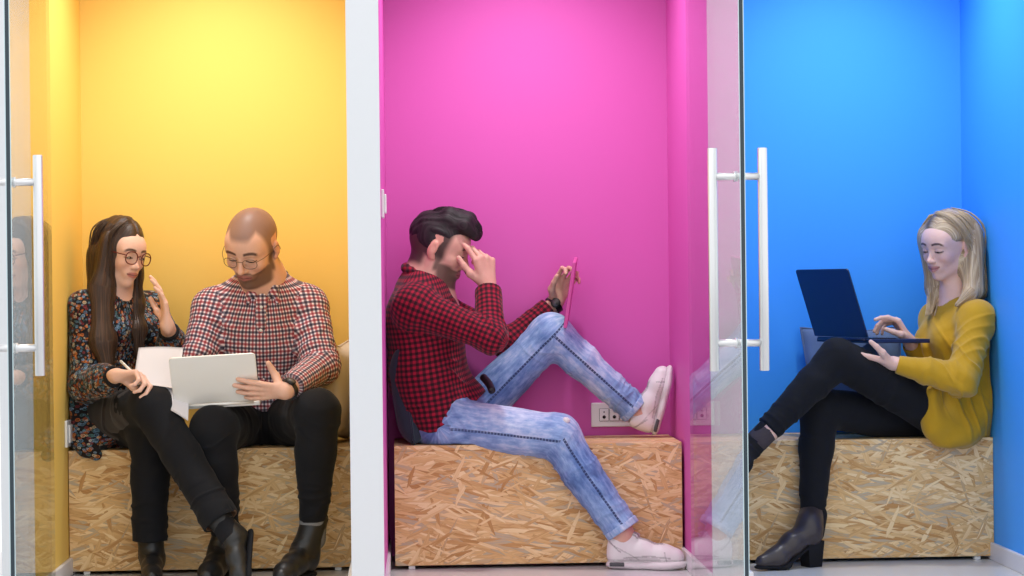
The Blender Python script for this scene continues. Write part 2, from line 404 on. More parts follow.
def surface_nets(val, xs, ys, zs):
    nx, ny, nz = val.shape; ins = val < 0
    s = np.zeros((nx-1, ny-1, nz-1), np.uint8)
    for i in (0, 1):
        for j in (0, 1):
            for k in (0, 1): s += ins[i:nx-1+i, j:ny-1+j, k:nz-1+k]
    mixed = (s > 0) & (s < 8); I, J, K = np.nonzero(mixed)
    idx = -np.ones(mixed.shape, np.int32); idx[I, J, K] = np.arange(len(I))
    acc = np.zeros((len(I), 3)); cnt = np.zeros(len(I))
    cv = {(i, j, k): val[I+i, J+j, K+k].astype(float) for i in (0, 1) for j in (0, 1) for k in (0, 1)}
    for a in cv:
        for ax in range(3):
            if a[ax] == 0:
                b = list(a); b[ax] = 1; va, vb = cv[a], cv[tuple(b)]
                m = (va < 0) != (vb < 0); t = np.where(m, va/np.where(m, va-vb, 1), 0)
                p = np.repeat(np.array([a], float), len(I), 0); p[:, ax] = t
                acc += p*m[:, None]; cnt += m
    p = acc/cnt[:, None]
    V = np.stack([xs[I]+(xs[I+1]-xs[I])*p[:, 0], ys[J]+(ys[J+1]-ys[J])*p[:, 1], zs[K]+(zs[K+1]-zs[K])*p[:, 2]], -1)
    Fs = []
    # edges along x: at grid (i, j, k)-(i+1, j, k); cells (i, j-1|j, k-1|k)
    e = ins[:-1] != ins[1:]; a, b, c = np.nonzero(e[:, 1:-1, 1:-1]); b += 1; c += 1
    q = np.stack([idx[a, b-1, c-1], idx[a, b, c-1], idx[a, b, c], idx[a, b-1, c]], -1); fl = ~ins[a, b, c]; q[fl] = q[fl][:, ::-1]; Fs.append(q)
    e = ins[:, :-1] != ins[:, 1:]; a, b, c = np.nonzero(e[1:-1, :, 1:-1]); a += 1; c += 1
    q = np.stack([idx[a-1, b, c-1], idx[a-1, b, c], idx[a, b, c], idx[a, b, c-1]], -1); fl = ~ins[a, b, c]; q[fl] = q[fl][:, ::-1]; Fs.append(q)
    e = ins[:, :, :-1] != ins[:, :, 1:]; a, b, c = np.nonzero(e[1:-1, 1:-1, :]); a += 1; b += 1
    q = np.stack([idx[a-1, b-1, c], idx[a, b-1, c], idx[a, b, c], idx[a-1, b, c]], -1); fl = ~ins[a, b, c]; q[fl] = q[fl][:, ::-1]; Fs.append(q)
    Fq = np.concatenate(Fs); return V, Fq[(Fq >= 0).all(1)]
def vnormals(V, F):
    n = np.cross(V[F[:, 2]]-V[F[:, 0]], V[F[:, 3]]-V[F[:, 1]]); N = np.zeros_like(V)
    for k in range(4): np.add.at(N, F[:, k], n)
    return N/(np.linalg.norm(N, axis=1, keepdims=True)+1e-12)
def laplace(V, F, it=1, lam=.5):
    for _ in range(it):
        S = np.zeros_like(V); n = np.zeros(len(V))
        for k in range(4):
            np.add.at(S, F[:, k], V[F[:, (k+1) % 4]]); np.add.at(S, F[:, k], V[F[:, (k-1) % 4]]); np.add.at(n, F[:, k], 2)
        V = V + lam*(S/n[:, None]-V)
    return V
def vnoise(P, seed=0):
    P = np.asarray(P, float); I = np.floor(P).astype(np.int64); f = P-I; f = f*f*f*(f*(f*6-15)+10)
    def h(x, y, z):
        n = (x*374761393 + y*668265263 + z*2147483647 + seed*1274126177) & 0xffffffff
        n = ((n ^ (n >> 13))*1274126177) & 0xffffffff; n = n ^ (n >> 16); return (n & 0xffff)/65535.*2-1
    r = 0
    for i in (0, 1):
        for j in (0, 1):
            for k in (0, 1):
                w = (f[:, 0] if i else 1-f[:, 0])*(f[:, 1] if j else 1-f[:, 1])*(f[:, 2] if k else 1-f[:, 2])
                r = r + w*h(I[:, 0]+i, I[:, 1]+j, I[:, 2]+k)
    return r
class SDF:
    def __init__(s): s.p = []; s.halves = []
    def add(s, *ps):
        for q in ps:
            if isinstance(q, (list, tuple)): s.add(*q)
            elif isinstance(q, Half): s.halves.append(q)
            else: s.p.append(q)
        return s
    def cone(s, *a, **k): s.p.append(Cone(*a, **k)); return s
    def ell(s, *a, **k): s.p.append(Ell(*a, **k)); return s
    def grid(s, fine=.004, coarse=None, boxes=()):
        pad = 3*(coarse or fine)
        los, his = zip(*[q.bbox() for q in s.p if not q.sub]); lo = np.min(los, 0)-pad; hi = np.max(his, 0)+pad
        ax = [axis_coords(lo[i], hi[i], coarse or fine, fine, [(b[0][i], b[1][i]) for b in boxes]) for i in range(3)]
        val = np.full([len(a) for a in ax], .2, np.float32)
        for q in s.p:
            l, h = q.bbox(); m = q.k+pad*.7; sl = []
            for i in range(3):
                i0 = max(0, np.searchsorted(ax[i], l[i]-m)-1); i1 = min(len(ax[i]), np.searchsorted(ax[i], h[i]+m)+1); sl.append(slice(i0, i1))
            sl = tuple(sl); g = np.stack(np.meshgrid(ax[0][sl[0]], ax[1][sl[1]], ax[2][sl[2]], indexing='ij'), -1)
            if g.size == 0: continue
            d = q.d(g); a = val[sl]; k = max(q.k, 1e-5)
            if q.sub:
                b = -d; hh = np.maximum(k-np.abs(a-b), 0)/k; val[sl] = np.maximum(a, b)+hh*hh*k*.25
            else:
                hh = np.maximum(k-np.abs(a-d), 0)/k; val[sl] = np.minimum(a, d)-hh*hh*k*.25
        for h in s.halves:
            g = np.stack(np.meshgrid(*ax, indexing='ij'), -1); d = (g-h.p)@h.n
            if h.box is not None:
                inb = np.all((g > h.box[0]) & (g < h.box[1]), -1); val = np.where(inb, np.maximum(val, d), val)
            else: val = np.maximum(val, d)
        return val.astype(np.float32), ax
    def mesh(s, fine=.004, coarse=None, boxes=(), smooth=1):
        val, ax = s.grid(fine, coarse, boxes); V, F = surface_nets(val, *ax)
        if smooth: V = laplace(V, F, smooth, .4)
        return V, F
    def nearest(s, P):
        best = np.full(len(P), 1e9); bi = np.zeros(len(P), int)
        for i, q in enumerate(s.p):
            if q.sub: continue
            d = q.d(P); m = d < best; best[m] = d[m]; bi[m] = i
        return bi
    def strand(s, V, amp=.002, freq=110, vf=5):
        bi = s.nearest(V); d = np.zeros(len(V))
        for i in np.unique(bi):
            q = s.p[i]; m = bi == i; u = (q.uvf or q.uv)(V[m]); d[m] = vnoise(np.stack([u[:, 0]*freq, u[:, 1]*vf, np.full(m.sum(), i*3.7)], -1), 5)
        return amp*d
    def uvs(s, V, F):
        c = V[F].mean(1); bi = s.nearest(c); uv = np.zeros((len(F), 4, 2)); P = V[F]
        for i in np.unique(bi):
            q = s.p[i]; m = bi == i; fn = q.uvf or q.uv
            u = fn(P[m].reshape(-1, 3)).reshape(-1, 4, 2)
            if hasattr(q, 'ra'):                       # unwrap faces that straddle the seam
                per = 2*math.pi*(q.ra+q.rb)/2
                if q.uvf is None:
                    ref = u[:, :1, 0]; u[..., 0] = np.where(u[..., 0]-ref > per/2, u[..., 0]-per, np.where(ref-u[..., 0] > per/2, u[..., 0]+per, u[..., 0]))
            uv[m] = u
        return uv.reshape(-1, 2)
def planar_uv(o, e1, e2):
    o = np.asarray(o, float); e1 = nrm(e1); e2 = nrm(e2)
    return lambda P: np.stack([(P-o)@e1, (P-o)@e2], -1)
def folds(V, F, specs, seed=1):
    """cloth folds: (centre, axis across which folds repeat, spacing, amplitude, reach)"""
    N = vnormals(V, F); D = np.zeros(len(V))
    for j, (c, ax, sp, amp, reach) in enumerate(specs):
        c = np.asarray(c, float); ax = nrm(ax); w = np.exp(-((V-c)**2).sum(1)/reach**2)
        if w.max() < .02: continue
        e1 = nrm(np.cross(ax, [.3, 1, .2])); e2 = np.cross(ax, e1); q = V-c
        t = q@ax/sp + .55*vnoise(V*11+j*3.1, seed+j)
        n1 = vnoise(np.stack([t*1.15+j*5.3, q@e1/(sp*3.6)+.25*t, q@e2/(sp*3.6)], -1), seed+j)
        D += amp*w*(.55-np.minimum(np.abs(n1)*3.2, 1.25))*1.25
    D += .0016*vnoise(V*26, seed+99)+.0022*vnoise(V*11, seed+98)
    return V + N*D[:, None]
class Frame:
    def __init__(s, o, f, u, sc=1.):
        s.o = np.asarray(o, float); s.F = nrm(f); u = np.asarray(u, float); s.U = nrm(u - s.F*(u@s.F)); s.L = np.cross(s.U, s.F); s.s = sc; s.R = np.stack([s.F, s.L, s.U])
    def p(s, f, l, u): return s.o + s.s*(s.F*f + s.L*l + s.U*u)
    def d(s, f, l, u): return s.F*f + s.L*l + s.U*u
    def loc(s, P): return ((np.asarray(P)-s.o)@s.R.T)/s.s
    def ell(s, c, r, k=.012, sub=False, tilt=None, **kw):
        R = s.R
        if tilt is not None: R = np.asarray(tilt, float)@s.R
        return Ell(s.p(*c), np.array(r)*s.s, R, k*s.s, sub, **kw)
    def cone(s, a, b, ra, rb, k=.012, flat=None, **kw):
        return Cone(s.p(*a), s.p(*b), ra*s.s, rb*s.s, k*s.s, None if flat is None else (s.d(*flat[0]), flat[1]), **kw)
# ------------------------------------------------------------------ the setting
def structure(o, kind='structure'): o['kind'] = kind; return o
def slab(name, lo, hi, mat, bev=0.):
    return structure(MB().box(lo, hi, 0, None, bev).build(name, mat))
ZC = 2.55
XL0 = X_at(32, 275, YO); XP1a = X_at(348.3, 275, YO); XP1b = X_at(381.2, 275, YO)
XP2a = X_at(709.5, 275, YO); XP2b = X_at(746, 275, YO); XR = X_at(991.6, 275, YF)
XL00 = XL0 - (XP1b-XP1a); XRR = XR + .13
slab('floor', (-6, -1.5, -.1), (6, YB+.3, 0), MAT['floor'])
def partition(name, x0, x1, ml, mr, sk=0.):
    """dividing wall with a white front end and painted cheeks"""
    b = MB(); y0, y1 = YO, YB; z1 = ZC
    v = [(x0, y0, 0), (x1, y0, 0), (x1+sk, y1, 0), (x0, y1, 0), (x0, y0, z1), (x1, y0, z1), (x1+sk, y1, z1), (x0, y1, z1)]
    b.add(v, [(0, 1, 5, 4), (4, 5, 6, 7), (2, 3, 7, 6)], 0); b.add(v, [(3, 0, 4, 7)], 1); b.add(v, [(1, 2, 6, 5)], 2)
    return structure(b.build(name, [MAT['white'], ml, mr]))
partition('wall_left', XL00, XL0, MAT['white'], MAT['yellow'])
partition('wall_middle_left', XP1a, XP1b, MAT['yellow'], MAT['pink'], .008)
partition('wall_middle_right', XP2a, XP2b, MAT['pink'], MAT['blue'])
partition('wall_right', XR, XRR, MAT['blue'], MAT['white'])
slab('wall_back_yellow', (XL00, YB, 0), ((XP1a+XP1b)/2, YB+.12, ZC), MAT['yellow'])
slab('wall_back_pink', ((XP1a+XP1b)/2, YB, 0), ((XP2a+XP2b)/2, YB+.12, ZC), MAT['pink'])
slab('wall_back_blue', ((XP2a+XP2b)/2, YB, 0), (XRR, YB+.12, ZC), MAT['blue'])
slab('ceiling', (XL00, YO, ZC), (XRR, YB+.12, ZC+.1), MAT['ceil'])
def skirting(name, x, side, y0=YO+.002, y1=YB-.001):
    t = .014; lo, hi = (x, x+t) if side > 0 else (x-t, x)
    return slab(name, (lo, y0, .0), (hi, y1, .058), MAT['skirt'], .003)
skirting('baseboard_left', XL0, 1); skirting('baseboard_pink_left', XP1b, 1); skirting('baseboard_pink_right', XP2a, -1)
skirting('baseboard_blue_left', XP2b, 1); skirting('baseboard_right', XR, -1); skirting('baseboard_yellow_right', XP1a, -1)

def bench(label, x0, x1):
    o = empty('bench', label, 'bench', ((x0+x1)/2, (YF+YB)/2, 0), 'OSB box benches, one in each niche')
    t = .018; zb = .0125; y1 = YB-.012
    MB().box((x0, YF, zb), (x1, YF+t, HB-t), 0, None, .0012).build('front_panel', MAT['osb'], o)
    MB().box((x0, YF, HB-t+.0004), (x1, y1, HB), 0, None, .0012).build('seat_board', MAT['osb'], o)
    for x in (x0, x1-t):
        MB().box((x, YF+t+.0004, zb), (x+t, y1, HB-t), 0, None, .0012).build('side_panel', MAT['osb'], o)
    for x in (x0+.055, x1-.055):
        for y in (YF+.02, y1-.04):
            MB().box((x-.011, y-.014, 0), (x+.011, y+.014, zb-.0003), 0, None, .003).build('foot', MAT['plastic'], o)
    return o
bench('wooden OSB box bench in the yellow niche under the seated couple', XL0+.003, XP1a-.006)
bench('wooden OSB box bench in the pink niche under the man in ripped jeans', X_at(394, 440, YF), X_at(681.6, 440, YF))
bench('wooden OSB box bench in the blue niche under the blonde woman', XP2b+.016, X_at(993, 440, YF))

# glass doors, swung open into the corridor
def glass_door(name, hinge, near, px_bar, yb0, yb1, ys, Yh_px, side):
    """hinge / near: XY of the hinge line and the free edge"""
    h = np.array([*hinge, 0.]); nr = np.array([*near, 0.]); L = np.linalg.norm(nr-h); D = (nr-h)/L; N = np.array([-D[1], D[0], 0.]); U = V3(0, 0, 1.)
    o = bpy.data.objects.new(name, None); C.objects.link(o); o.location = h; o['kind'] = 'structure'; bpy.context.view_layer.update()
    fr = (h, D, N, U); t = .005; z0, z1 = .012, 2.38
    MB().box((0.0, -t, z0), (L-.0035, t, z1), 0, fr).build('glass_pane', MAT['glass'], o)
    MB().box((L-.0035, -t, z0), (L, t, z1), 0, fr).build('edge_strip', MAT['glass_edge'], o)
    MB().box((L-.0034, t+.0001, z0), (L, t+.0022, z1), 0, fr).box((L-.0034, -t-.0022, z0), (L, -t-.0001, z1), 0, fr).build('edge_bevel', MAT['bright_edge'], o)
    # pull handle: a long bar on each face, joined through the pane by two spacers
    k = Yh_px; c = h + D*k
    z = [W(px_bar, y, Y=c[1])[2] for y in (yb0, yb1, ys[0], ys[1])]
    off = .066
    for sgn in (1, -1):
        b = MB(); p = c + N*off*sgn; r = .0128
        b.tube([p+U*z[1], p+U*(z[1]+.002), p+U*(z[0]-.002), p+U*z[0]], [r*.9, r, r, r*.9], 20); b.build('pull_bar', MAT['steel'], o, True)
    for zz in z[2:]:
        b = MB(); b.tube([c+U*zz-N*off, c+U*zz+N*off], .0098, 16); b.build('spacer', MAT['steel'], o, True)
        b = MB()
        for s_ in (1, -1): b.tube([c+U*zz+N*s_*(t+.0003), c+U*zz+N*s_*(t+.006)], .0135, 16)
        b.build('washer', MAT['steel'], o, True)
    # hinge fitting at the top (out of frame)
    for zz in (2.30,): MB().box((-.01, -.014, zz-.05), (.09, .014, zz+.05), 0, fr, .003).build('hinge', MAT['steel'], o)
    return o
YH = YO + .02
hx = X_at(690, 275, YH); ynear = hx/X_at(743.6, 275, 1.0); DW = YH-ynear
glass_door('door_2', (hx, YH), (hx, ynear), 735, 148, 371, (176.5, 343), DW - (hx/X_at(738.5, 275, 1.0)-ynear), 1)
hx = X_at(50.5, 275, YH); best = None
for k in range(400):
    a = math.radians(-5 + 20*k/400); q = (hx + DW*math.sin(a), YH - DW*math.cos(a)); e = abs(X_at(9.3, 275, q[1]) - q[0])
    if best is None or e < best[0]: best = (e, q)
glass_door('door_1', (hx, YH), best[1], 30, 155, 376, (182, 348), DW-.075, -1)

# sockets and switches
def wall_plate(name, label, cat, o, ax, nn, w, h, kind):
    """o: centre on the wall, ax: unit vector along the wall, nn: out of the wall"""
    U = V3(0, 0, 1.); e = empty(name, label, cat, o)
    fr = (np.asarray(o), np.asarray(ax), U, np.asarray(nn))
    MB().box((-w/2, -h/2, .0005), (w/2, h/2, .010), 0, fr, .003).build('cover_plate', MAT['plastic'], e)
    if kind == 'socket':
        for cx in (-.036, .0, .036):
            MB().box((cx-.016, -.021, .0101), (cx+.016, .021, .0118), 0, fr, .001).build('outlet_insert', MAT['plastic'], e)
            b = MB()
            b.tube([fr[0]+fr[1]*cx+U*.010+fr[3]*.0119, fr[0]+fr[1]*cx+U*.010+fr[3]*.0128], .0025, 10)
            b.tube([fr[0]+fr[1]*cx-U*.0075+fr[3]*.0119, fr[0]+fr[1]*cx-U*.0075+fr[3]*.0130], .006, 12)
            b.build('outlet_hole', MAT['dark'], e, True)
            b = MB()
            for s_ in (-1, 1): b.box((cx+s_*.0165-.0006, -.021, .0101), (cx+s_*.0165+.0006, .021, .0112), 0, fr)
            b.box((cx-.016, -.0222, .0101), (cx+.016, -.0212, .0112), 0, fr); b.box((cx-.016, .0212, .0101), (cx+.016, .0222, .0112), 0, fr)
            b.build('shadow_gap', MAT['dark'], e)
    else:
        MB().box((-w*.30, -h*.34, .0101), (w*.30, h*.34, .017), 0, fr, .003).build('rocker', MAT['plastic'], e)
    return e
p = W(614, 414.5, Y=YB); wall_plate('wall_socket', 'white rectangular wall socket on the pink back wall behind the jeans hem', 'socket', p, (1, 0, 0), (0, -1, 0), .162, .085, 'socket')
yy = YO+.18; p = V3(XP1b, yy, W(383.5, 204, Y=yy)[2]); wall_plate('light_switch', 'white light switch on the pink side wall beside the white divider', 'switch', p, (0, 1, 0), (1, 0, 0), .085, .088, 'switch')
yy = YF-.02; p = V3(XL0, yy, W(62, 433.5, Y=yy)[2]); wall_plate('light_switch', 'white wall plate low on the yellow side wall beside the floral tunic', 'switch', p, (0, 1, 0), (1, 0, 0), .088, .088, 'switch')

# cushions
def cushion(label, c, ax, up, w, h, t, mat, seed, group=None):
    ax = nrm(ax); up = nrm(np.asarray(up)-ax*(np.asarray(up)@ax)); nn = np.cross(ax, up); n = 36; v = []; f = []
    for sgn in (1, -1):
        for i in range(n+1):
            for j in range(n+1):
                u = 2*i/n-1; q = 2*j/n-1
                e = max(0., (1-u**4)*(1-q**4))**.55
                pinch = 1-.10*(1-abs(q))*abs(u)**3*1.2
                pinch2 = 1-.10*(1-abs(u))*abs(q)**3*1.2
                v.append(np.asarray(c)+ax*u*w/2*pinch+up*q*h/2*pinch2+nn*sgn*(t/2*e+.0005))
    k = (n+1)**2
    for i in range(n):
        for j in range(n):
            a = i*(n+1)+j; f.append((a, a+n+1, a+n+2, a+1)); f.append((k+a, k+a+1, k+a+n+2, k+a+n+1))
    V = np.array(v); V += (nn*((.010*vnoise(V*8, seed)+.004*vnoise(V*20, seed+1))*np.array([1]*k+[-1]*k))[:, None]) * np.array([1]*len(V))[:, None]
    root = empty('cushion', label, 'cushion', c, group)
    ed = [v[i*(n+1)] for i in range(n+1)]+[v[n*(n+1)+j] for j in range(1, n+1)]+[v[i*(n+1)+n] for i in range(n-1, -1, -1)]+[v[j] for j in range(n-1, 0, -1)]
    mesh_obj('cushion_cover', V, np.array(f), MAT[mat], root)
    b = MB(); b.tube(ed, .003, 8, True); b.build('piping', MAT[mat], root, True)
    return root
cushion('beige cushion behind the bald man against the white divider', (XP1a-.068, YF+.215, W(340, 391, .2)[2]), (.25, .97, 0), (.05, -.04, 1), .30, .345, .11, 'beige', 3)
cushion('dark slate cushion behind the lower back of the man in the red check shirt', (XP1b+.085, YF+.19, HB+.165), (0.05, 1, 0), (-.12, 0, 1), .32, .33, .11, 'slate', 5)
cushion('blue-grey cushion leaning on the blue back wall behind the open laptop', W(854, 377, .31), (1, .0, 0), (0, .25, 1), .36, .36, .10, 'bluegrey', 8)

# ------------------------------------------------------------------ light
w = bpy.data.worlds.new('world'); bpy.context.scene.world = w; w.use_nodes = True
w.node_tree.nodes['Background'].inputs[0].default_value = (1, 1, 1, 1); w.node_tree.nodes['Background'].inputs[1].default_value = 1.25
def area(name, loc, look, sx, sy, power, col=(1, 1, 1)):
    l = bpy.data.lights.new(name, 'AREA'); l.shape = 'RECTANGLE'; l.size = sx; l.size_y = sy; l.energy = power; l.color = col
    o = bpy.data.objects.new(name, l); C.objects.link(o); o.location = loc
    o.rotation_euler = (Vector(look)-Vector(loc)).to_track_quat('-Z', 'Y').to_euler(); return o
area('corridor_light', (-.2, 4.6, 2.95), (0, 7.4, 1.1), 4.6, .9, 14)
for cx in ((XL0+XP1a)/2, (XP1b+XP2a)/2, (XP2b+XR)/2):
    l = bpy.data.lights.new('niche_downlight', 'SPOT'); l.energy = 78; l.spot_size = math.radians(114); l.spot_blend = .85; l.shadow_soft_size = .07
    o = bpy.data.objects.new('niche_downlight', l); C.objects.link(o); o.location = (cx, YO+.46, ZC-.03)
vs = bpy.context.scene.view_settings; vs.view_transform = 'Standard'; vs.look = 'None'; vs.exposure = 0; vs.gamma = 1; vs.use_curve_mapping = False
# ------------------------------------------------------------------ people: shared anatomy
def cyl_uv(o, ax, ref, R):
    o = np.asarray(o, float); ax = nrm(ax); e1 = nrm(np.asarray(ref, float)-ax*(np.asarray(ref, float)@ax)); e2 = np.cross(ax, e1)
    return lambda P: np.stack([np.arctan2((P-o)@e2, (P-o)@e1)*R, (P-o)@ax], -1)
def head_prims(H, fem=False, smile=0., nose=1., look_down=True):
    j = .90 if fem else 1.0; cz = -.096 if fem else -.098
    e, c = H.ell, H.cone
    P = [e((-.012, 0, .028), (.098, .0765, .086), .02), e((.020, 0, -.033), (.064, .058*j, .074), .03),
         e((.050, 0, .030), (.042, .058, .045), .03)]
    for s in (1, -1):
        P += [c((-.002, s*.051*j*j, -.056), (.056, s*.012*j*j, cz), .018*j, .0145*j, .022), e((.072, s*.028, .017), (.016, .024, .009), .012),
              e((.056, s*(.041-.005*fem), -.028), (.026, .019, .020), .022)]
    P += [e((.064, 0, cz-.001), (.017, .017*j, .014), .016), e((.072, 0, -.062), (.018, .030, .022), .018)]
    for s in (1, -1): P.append(e((.100, s*.031, -.001), (.016, .019, .010), .012, True))
    for s in (1, -1): P.append(e((.0755, s*.031, -.0015), (.0138, .0155, .0125), .004))
    P += [c((.082, 0, .010), (.057+.050*nose, 0, -.034), .0075, .0092*nose, .010), e((.099, 0, -.036), (.0125, .0100, .0090), .008),
          e((.091, .0112, -.039), (.0090, .0070, .0072), .006), e((.091, -.0112, -.039), (.0090, .0070, .0072), .006)]
    cu = -.0665+.0070*smile
    for s in (1, -1):
        P += [c((.0885, 0, -.0625), (.0770, s*(.023+.003*smile), cu), .0046, .0026, .004), c((.0865, 0, -.0715), (.0770, s*(.022+.003*smile), cu-.001), .0056, .0026, .005),
              c((.0955, 0, -.0668), (.0830, s*(.024+.003*smile), cu), .0016, .0012, .002, sub=True)]
        tl = Matrix.Rotation(math.radians(-12), 3, 'Y')
        P += [H.ell((-.012, s*.079, -.008), (.0155, .0075, .028), .006, tilt=np.array(tl)), H.ell((-.007, s*.0875, -.004), (.008, .004, .016), .003, True),
              H.ell((-.006, s*.075, -.034), (.009, .006, .010), .006)]
    return P
def sstep(a, b, x):
    t = np.clip((x-a)/(b-a), 0, 1); return t*t*(3-2*t)
def skin_colours(V, H, base, lips=(.42, .10, .10), brow=(.05, .03, .02), beard=None, scalp=None, lash=(.02, .012, .01), blush=.25, brow_w=.0042, smile=0.):
    base = np.array(base); Cc = np.tile(base, (len(V), 1)); q = H.loc(V); f, l, u = q.T; near = (np.abs(q) < .16).all(1) & (q[:, 0] < .117)
    def mixc(m, c):
        nonlocal Cc
        m = (np.clip(m, 0, 1)*near)[:, None]; Cc = Cc*(1-m)+np.array(c)*m
    al = np.abs(l)
    # warmer cheeks, nose tip, ears
    mixc(blush*np.exp(-((al-.042)**2+(u+.034)**2)/.018**2)*(f > .03), base*np.array([1.0, .72, .70]))
    mixc(.35*np.exp(-((f-.104)**2+l**2+(u+.036)**2)/.014**2), base*np.array([1, .78, .74]))
    mixc(.45*(al > .074)*(np.abs(u) < .045)*(f < .02), base*np.array([1, .70, .66]))
    if scalp is not None:
        hl = .062 + .030*sstep(.025, .06, al) - .045*sstep(.055, .072, al) if scalp[1] == 'reced' else .070-.0*al
        ff = f + .15*(u-.07)
        m = sstep(-.012, .012, u-hl+.0*ff)*1.0
        side = sstep(.012, -.012, f-.030-.25*np.clip(u, 0, .1))*sstep(-.050, -.025, u)
        side = np.maximum(side, sstep(-.015, -.045, f)*sstep(-.088, -.058, u))
        m2 = np.maximum(m*sstep(.10, .085, f), side*(1-((al > .074)*(np.abs(u) < .04)*(f > -.03))))
        mixc(m2*scalp[2], scalp[0])
    if beard is not None:
        b = sstep(-.026, -.045, u - .55*np.clip(.055-f, 0, .08)*0) * sstep(-.015, .010, f)
        side = sstep(.045, .055, al)*sstep(.012, -.02, u)*sstep(.0, .012, f)*sstep(.032, .018, f)*sstep(-.085, -.065, u)
        must = np.exp(-((u+.053)/.0055)**2)*(al < .026)*(f > .07)
        cheek_clear = sstep(.018, .012, np.hypot((al-.036)*.8, u+.040))*(f > .05)
        mouth = np.exp(-((u+.066)**2/.0075**2+(al/.022)**2))
        b = b*sstep(.0, .022, f+.35*(u+.055))*sstep(-.012, .0, u+.110-.40*np.clip(.065-f, 0, .08))
        m = np.clip(np.maximum(np.maximum(b*sstep(-.048, -.062, u+.25*np.clip(al-.02, 0, .04)*-1), side), must), 0, 1)*(1-mouth)*(1-cheek_clear)
        mixc(m*beard[1]*(1-(al > .072)*(u > -.045)*(f < .012)), beard[0])
    uc = -.0668 + .0075*smile*(l/.025)**2; wl = .0105*np.sqrt(np.clip(1-(l/(.0245+.003*smile))**2, 0, 1))+.0004
    mixc(.88*sstep(1.2, .7, np.abs(u-uc)/wl)*(al < .0275)*(f > .066), lips)
    mixc(.85*sstep(1.5, .5, np.abs(u-uc)/.0016)*(al < .0255+.003*smile)*(f > .066), (.09, .02, .02))
    by = .0205 + .0042*np.sin(np.clip((al-.012)/.040, 0, 1)*math.pi) - .003*sstep(.04, .055, al)
    mixc(.95*sstep(1.5, .7, np.abs(u-by)/brow_w)*sstep(.009, .015, al)*sstep(.056, .048, al)*(f > .045), brow)
    ly = -.0045 - .0035*(1-((al-.031)/.016)**2)
    mixc(.9*sstep(1.5, .6, np.abs(u-ly)/.0020)*(np.abs(al-.031) < .0165)*(f > .06), lash)
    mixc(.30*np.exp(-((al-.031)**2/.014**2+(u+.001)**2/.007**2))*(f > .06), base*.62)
    return Cc
def eyes(H, parent, gaze=(0, -.35), iris=(.05, .03, .02), opening=.30):
    """almond patch of eyeball and a lash line on each closed-down lid"""
    for s in (1, -1):
        c = np.array([.0755, s*.031, -.0015]); r = .0143; v, f, col = [], [], []; n, m = 12, 5
        for i in range(n+1):
            a = (i/n-.5)*2*.82; w = 1-(a/.82)**2
            for k in range(m+1):
                e = -.42 + opening*w*(k/m) - .06*w
                v.append(H.p(c[0]+r*math.cos(a)*math.cos(e), c[1]+r*1.08*math.sin(a), c[2]+r*.93*math.sin(e)))
                d = math.hypot((a-gaze[0])*1.0, (e+.30))
                col.append((.01, .008, .008) if d < .17 else iris if d < .38 else (.62, .58, .55))
        for i in range(n):
            for k in range(m):
                a = i*(m+1)+k; f.append((a, a+m+1, a+m+2, a+1))
        mesh_obj('eye', np.array(v), f, MAT['eye'], parent, col=np.array(col))
        b = MB(); b.tube([v[i*(m+1)+m] for i in range(n+1)], [.0006]+[.0013]*(n-1)+[.0006], 6); b.build('eyelash', MAT['blackplastic'], parent, True)
HAND_OFF = (.031, .0105, -.0105, -.030)
HAND_LEN = ((.043, .026, .021), (.047, .030, .022), (.043, .028, .021), (.034, .020, .018))
def hand_prims(w, D, N, left, sc=1., curl=None, splay=None, thumb=None, tag='hand', fat=1.):
    """w: wrist; D: towards the knuckles; N: the way the palm faces"""
    w = np.asarray(w, float); D = nrm(D); N = nrm(np.asarray(N, float)-D*(np.asarray(N, float)@D)); T = np.cross(N, D) if left else np.cross(D, N)
    curl = curl or [(20, 25, 15)]*4; splay = splay or (.12, .03, -.05, -.14); thumb = thumb or ((.55, .75, .30), (.80, .45, .35), (.92, .15, .35))
    P = [Cone(w-D*.012*sc, w+D*.022*sc, .0235*sc, .024*sc, .012, (N, .72), tag=tag)]
    for i in range(4):
        a = w + D*.016*sc + T*HAND_OFF[i]*.55*sc; b = w + (D*(.088, .092, .087, .078)[i] + T*HAND_OFF[i])*sc
        P.append(Cone(a, b, .0125*sc, .0102*sc, .011*sc, tag=tag))
        d = nrm(D+T*splay[i]); side = nrm(np.cross(d, N)); n = nrm(N-d*(N@d)); p = b; ang = 0; r = (.0090, .0092, .0088, .0078)[i]*sc*fat
        for k in range(3):
            ang += math.radians(curl[i][k]); q = p + (d*math.cos(ang)+n*math.sin(ang))*HAND_LEN[i][k]*sc
            P.append(Cone(p, q, r, r*.90, .004*sc, tag='finger')); p = q; r *= .90
    p = w + (D*.020 + T*.018 + N*.006)*sc; r = .0145*sc*fat
    for k, L in enumerate((.044, .032, .027)):
        q = p + nrm(D*thumb[k][0]+T*thumb[k][1]+N*thumb[k][2])*L*sc; P.append(Cone(p, q, r, r*.82, .008*sc if k < 2 else .004*sc, tag='finger')); p = q; r *= .82
    return P
def limb(a, b, c, r, k=.03, ra=None, **kw):
    """two bones; r = radii at start, mid joint, end (or more: start, mid joint, below joint bulge, end)"""
    a, b, c = map(np.asarray, (a, b, c))
    if len(r) == 3: return [Cone(a, b, r[0], r[1], k, **kw), Cone(b, c, r[1], r[2], k, **kw)]
    m = b+(c-b)*.33
    return [Cone(a, b, r[0], r[1], k, **kw), Cone(b, m, r[1], r[2], k, **kw), Cone(m, c, r[2], r[3], k, v0=np.linalg.norm(m-b), **kw)]
def nails(V): return V
